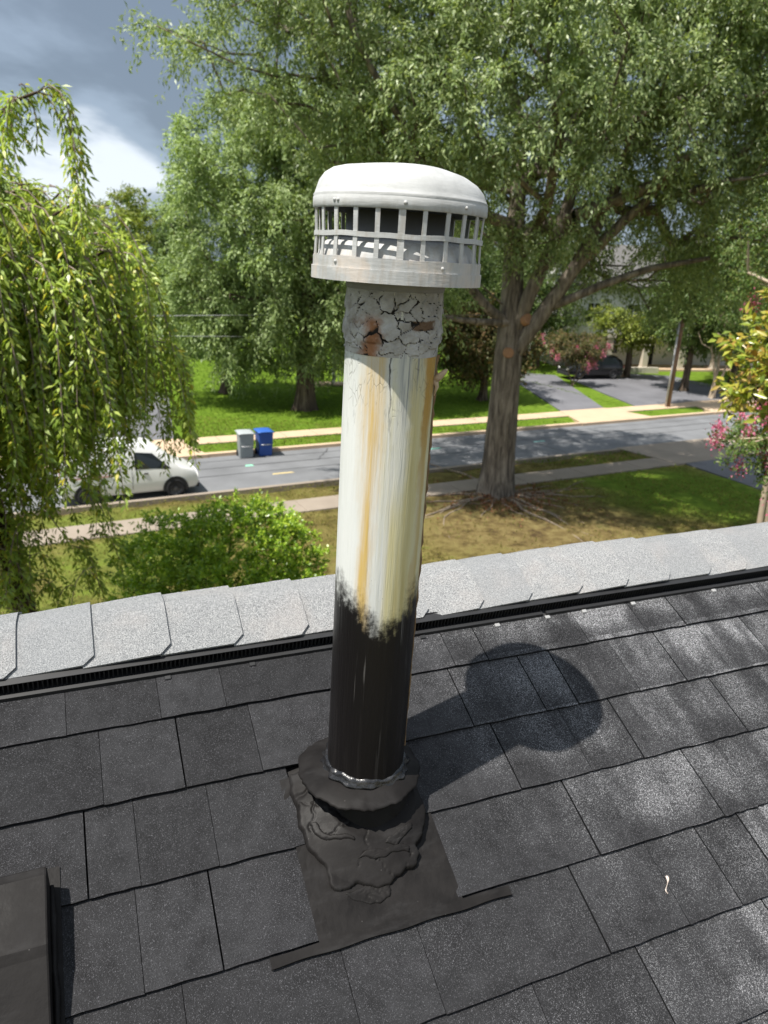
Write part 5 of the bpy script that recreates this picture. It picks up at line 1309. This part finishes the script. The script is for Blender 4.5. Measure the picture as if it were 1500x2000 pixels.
# ------------------------------------------------------------------ pole, wires, white post, houses
M_POLE = bark_mat('pole_wood', (.20, .12, .085), (.33, .22, .16), .6, 9)
up = empty('utility_pole', (16.75, 44.7, 0)); tag(up, 'tall brown wooden utility pole on the far verge', 'utility pole')
MB().tube([(0, 0, -.1), (.02, 0, 4), (.04, 0, 6.6)], [.155, .14, .12], 14).build('pole', M_POLE, up, True)
MB().tube([(-.15, -.09, 0), (-.14, -.09, 5.2)], .055, 8).build('pale_side_tube', plain('pale_grey', (.50, .49, .50), .5, .4, .1, 4), up, True)  # pale grey tube along the left side of the pole
for z in (5.36, 4.6): m = MB(); m.box(-.22, .22, -.03, .03, z - .05, z + .05); m.build('bracket', M_RIM, up)
M_WIRE = plain('wire_sheath', (.42, .43, .44), .4, .5)
for z, dz, lab, r_ in ((5.52, -.96, 'upper pale overhead wire crossing the street left of the far oak', .020), (5.20, -1.95, 'lower thin overhead wire crossing the street left of the far oak', .014)):
    pts = [(-20.65 + 19.15 * t, 19.0 + 26.0 * t, z + dz * t) for t in np.linspace(0, 1, 40)]
    tag(MB().tube(pts, r_, 6).build('overhead_wire', M_WIRE, None, True), lab, 'wire')
M_WW = plain('white_trim_paint', (.80, .80, .78), .6, .3, .05, 2)
pr = empty('porch_railing', (-3.55, 47.0, 0), .25); tag(pr, 'white post with a low railing across the street behind the far oak', 'railing')
m = MB(); m.box(-.08, .08, -.08, .08, 0, 2.3); m.build('post', M_WW, pr); m = MB(); m.box(.08, 3.4, -.03, .03, .95, 1.03); m.build('rail', M_WW, pr)
m = MB(); m.box(-1.2, 3.4, -.5, .5, -.1, .12); m.build('step', M_CONC, pr)
for k in range(14):
    m = MB(); m.box(.28 + k * .225, .32 + k * .225, -.02, .02, .12, .95); m.build('baluster', M_WW, pr)

M_SID = plain('cream_siding', (.70, .66, .58), .8, .2, .08, 1.5); M_ROOFG = plain('far_roof_shingle', (.13, .125, .12), .9, .2, .25, 3); M_DKO = plain('dark_interior', (.03, .03, .03), .8, .2); M_STONE = plain('cream_stone', (.55, .50, .42), .85, .2, .2, 3)
def far_house(label, loc, rz, W, D, Hh_, porch, mat):
    h = empty('far_house', loc, rz); tag(h, label, 'house')
    m = MB(); y0 = 2.4 if porch else 0.0
    m.box(-W / 2, W / 2, y0, D, 0, 2.75); m.build('wall', mat, h)
    m = MB(); m.box(-W / 2, W / 2, .0, D, 2.78, Hh_); m.build('wall', mat, h)
    m = MB(); r_ = Hh_ + D * .30
    for sgn in (0, 1):
        ya, yb = (-.5, D / 2) if sgn == 0 else (D + .5, D / 2)
        za = Hh_ - .5 * .6
        m.add([(-W / 2 - .4, ya, za), (W / 2 + .4, ya, za), (W / 2 + .4, yb, r_), (-W / 2 - .4, yb, r_), (-W / 2 - .4, ya, za + .18), (W / 2 + .4, ya, za + .18), (W / 2 + .4, yb, r_ + .18), (-W / 2 - .4, yb, r_ + .18)],
              [(0, 3, 2, 1), (4, 5, 6, 7), (0, 1, 5, 4), (1, 2, 6, 5), (3, 0, 4, 7)])
    rf = m.build('roof', M_ROOFG, h)
    for s_ in (-1, 1):
        MB().add([(s_ * W / 2 * .998, 0, Hh_), (s_ * W / 2 * .998, D, Hh_), (s_ * W / 2 * .998, D / 2, r_)], [(0, 1, 2)]).build('gable', mat, h)
    m = MB(); m.box(W * .25, W * .25 + .9, D * .55, D * .55 + .7, Hh_, r_ + 1.0); m.build('chimney', M_STONE, rf)
    nw = max(2, int(W / 3.2))
    for fl_, z in ((0, 3.6), (1, .95)):
        for k in range(nw):
            xx = -W / 2 + (k + .5) * W / nw; yy = 0 if fl_ == 0 else y0
            if fl_ == 1 and k == nw // 2:
                m = MB(); m.box(xx - .5, xx + .5, yy - .03, yy + .02, 0.02, 2.1); dr = m.build('door', M_DKO, h)
                m = MB(); m.box(xx + .36, xx + .42, yy - .08, yy - .03, 1.0, 1.1); m.build('handle', M_RIM, dr); continue
            m = MB(); m.box(xx - .60, xx + .60, yy - .05, yy + .02, z, z + 1.55); w = m.build('window', M_WW, h)
            for px_ in (-.28, .28):
                for pz in (.40, 1.14): m = MB(); m.box(xx + px_ - .23, xx + px_ + .23, yy - .062, yy - .04, z + pz - .32, z + pz + .32); m.build('pane', M_GLASS, w)
    if porch:
        for k in range(6):
            xx = -W / 2 + .3 + k * (W - .6) / 5
            m = MB(); m.box(xx - .24, xx + .24, .02, .50, 0, 2.5); m.box(xx - .34, xx + .34, -.06, .58, 2.5, 2.77); m.box(xx - .34, xx + .34, -.06, .58, 0, .22); m.build('column', M_STONE, h)
        m = MB(); m.box(-W / 2, W / 2, -.35, 2.4, -.1, .12); m.build('porch_floor', M_CONC, h)
        m = MB(); m.box(-W / 2 - .3, -W / 2 + 7.2, -1.5, -1.2, -.1, .42); m.build('garden_wall', M_STONE, h)
    return h
far_house('white two storey house with cream columns behind the trees at right', (22.0, 61.2, 0), math.radians(14), 17, 9, 6.6, True, plain('white_siding', (.78, .77, .74), .8, .2, .05, 1.2))
far_house('pale house glimpsed through the weeping cherry at far left', (-25.5, 50.5, 0), math.radians(34), 9, 7, 5.2, False, M_SID)
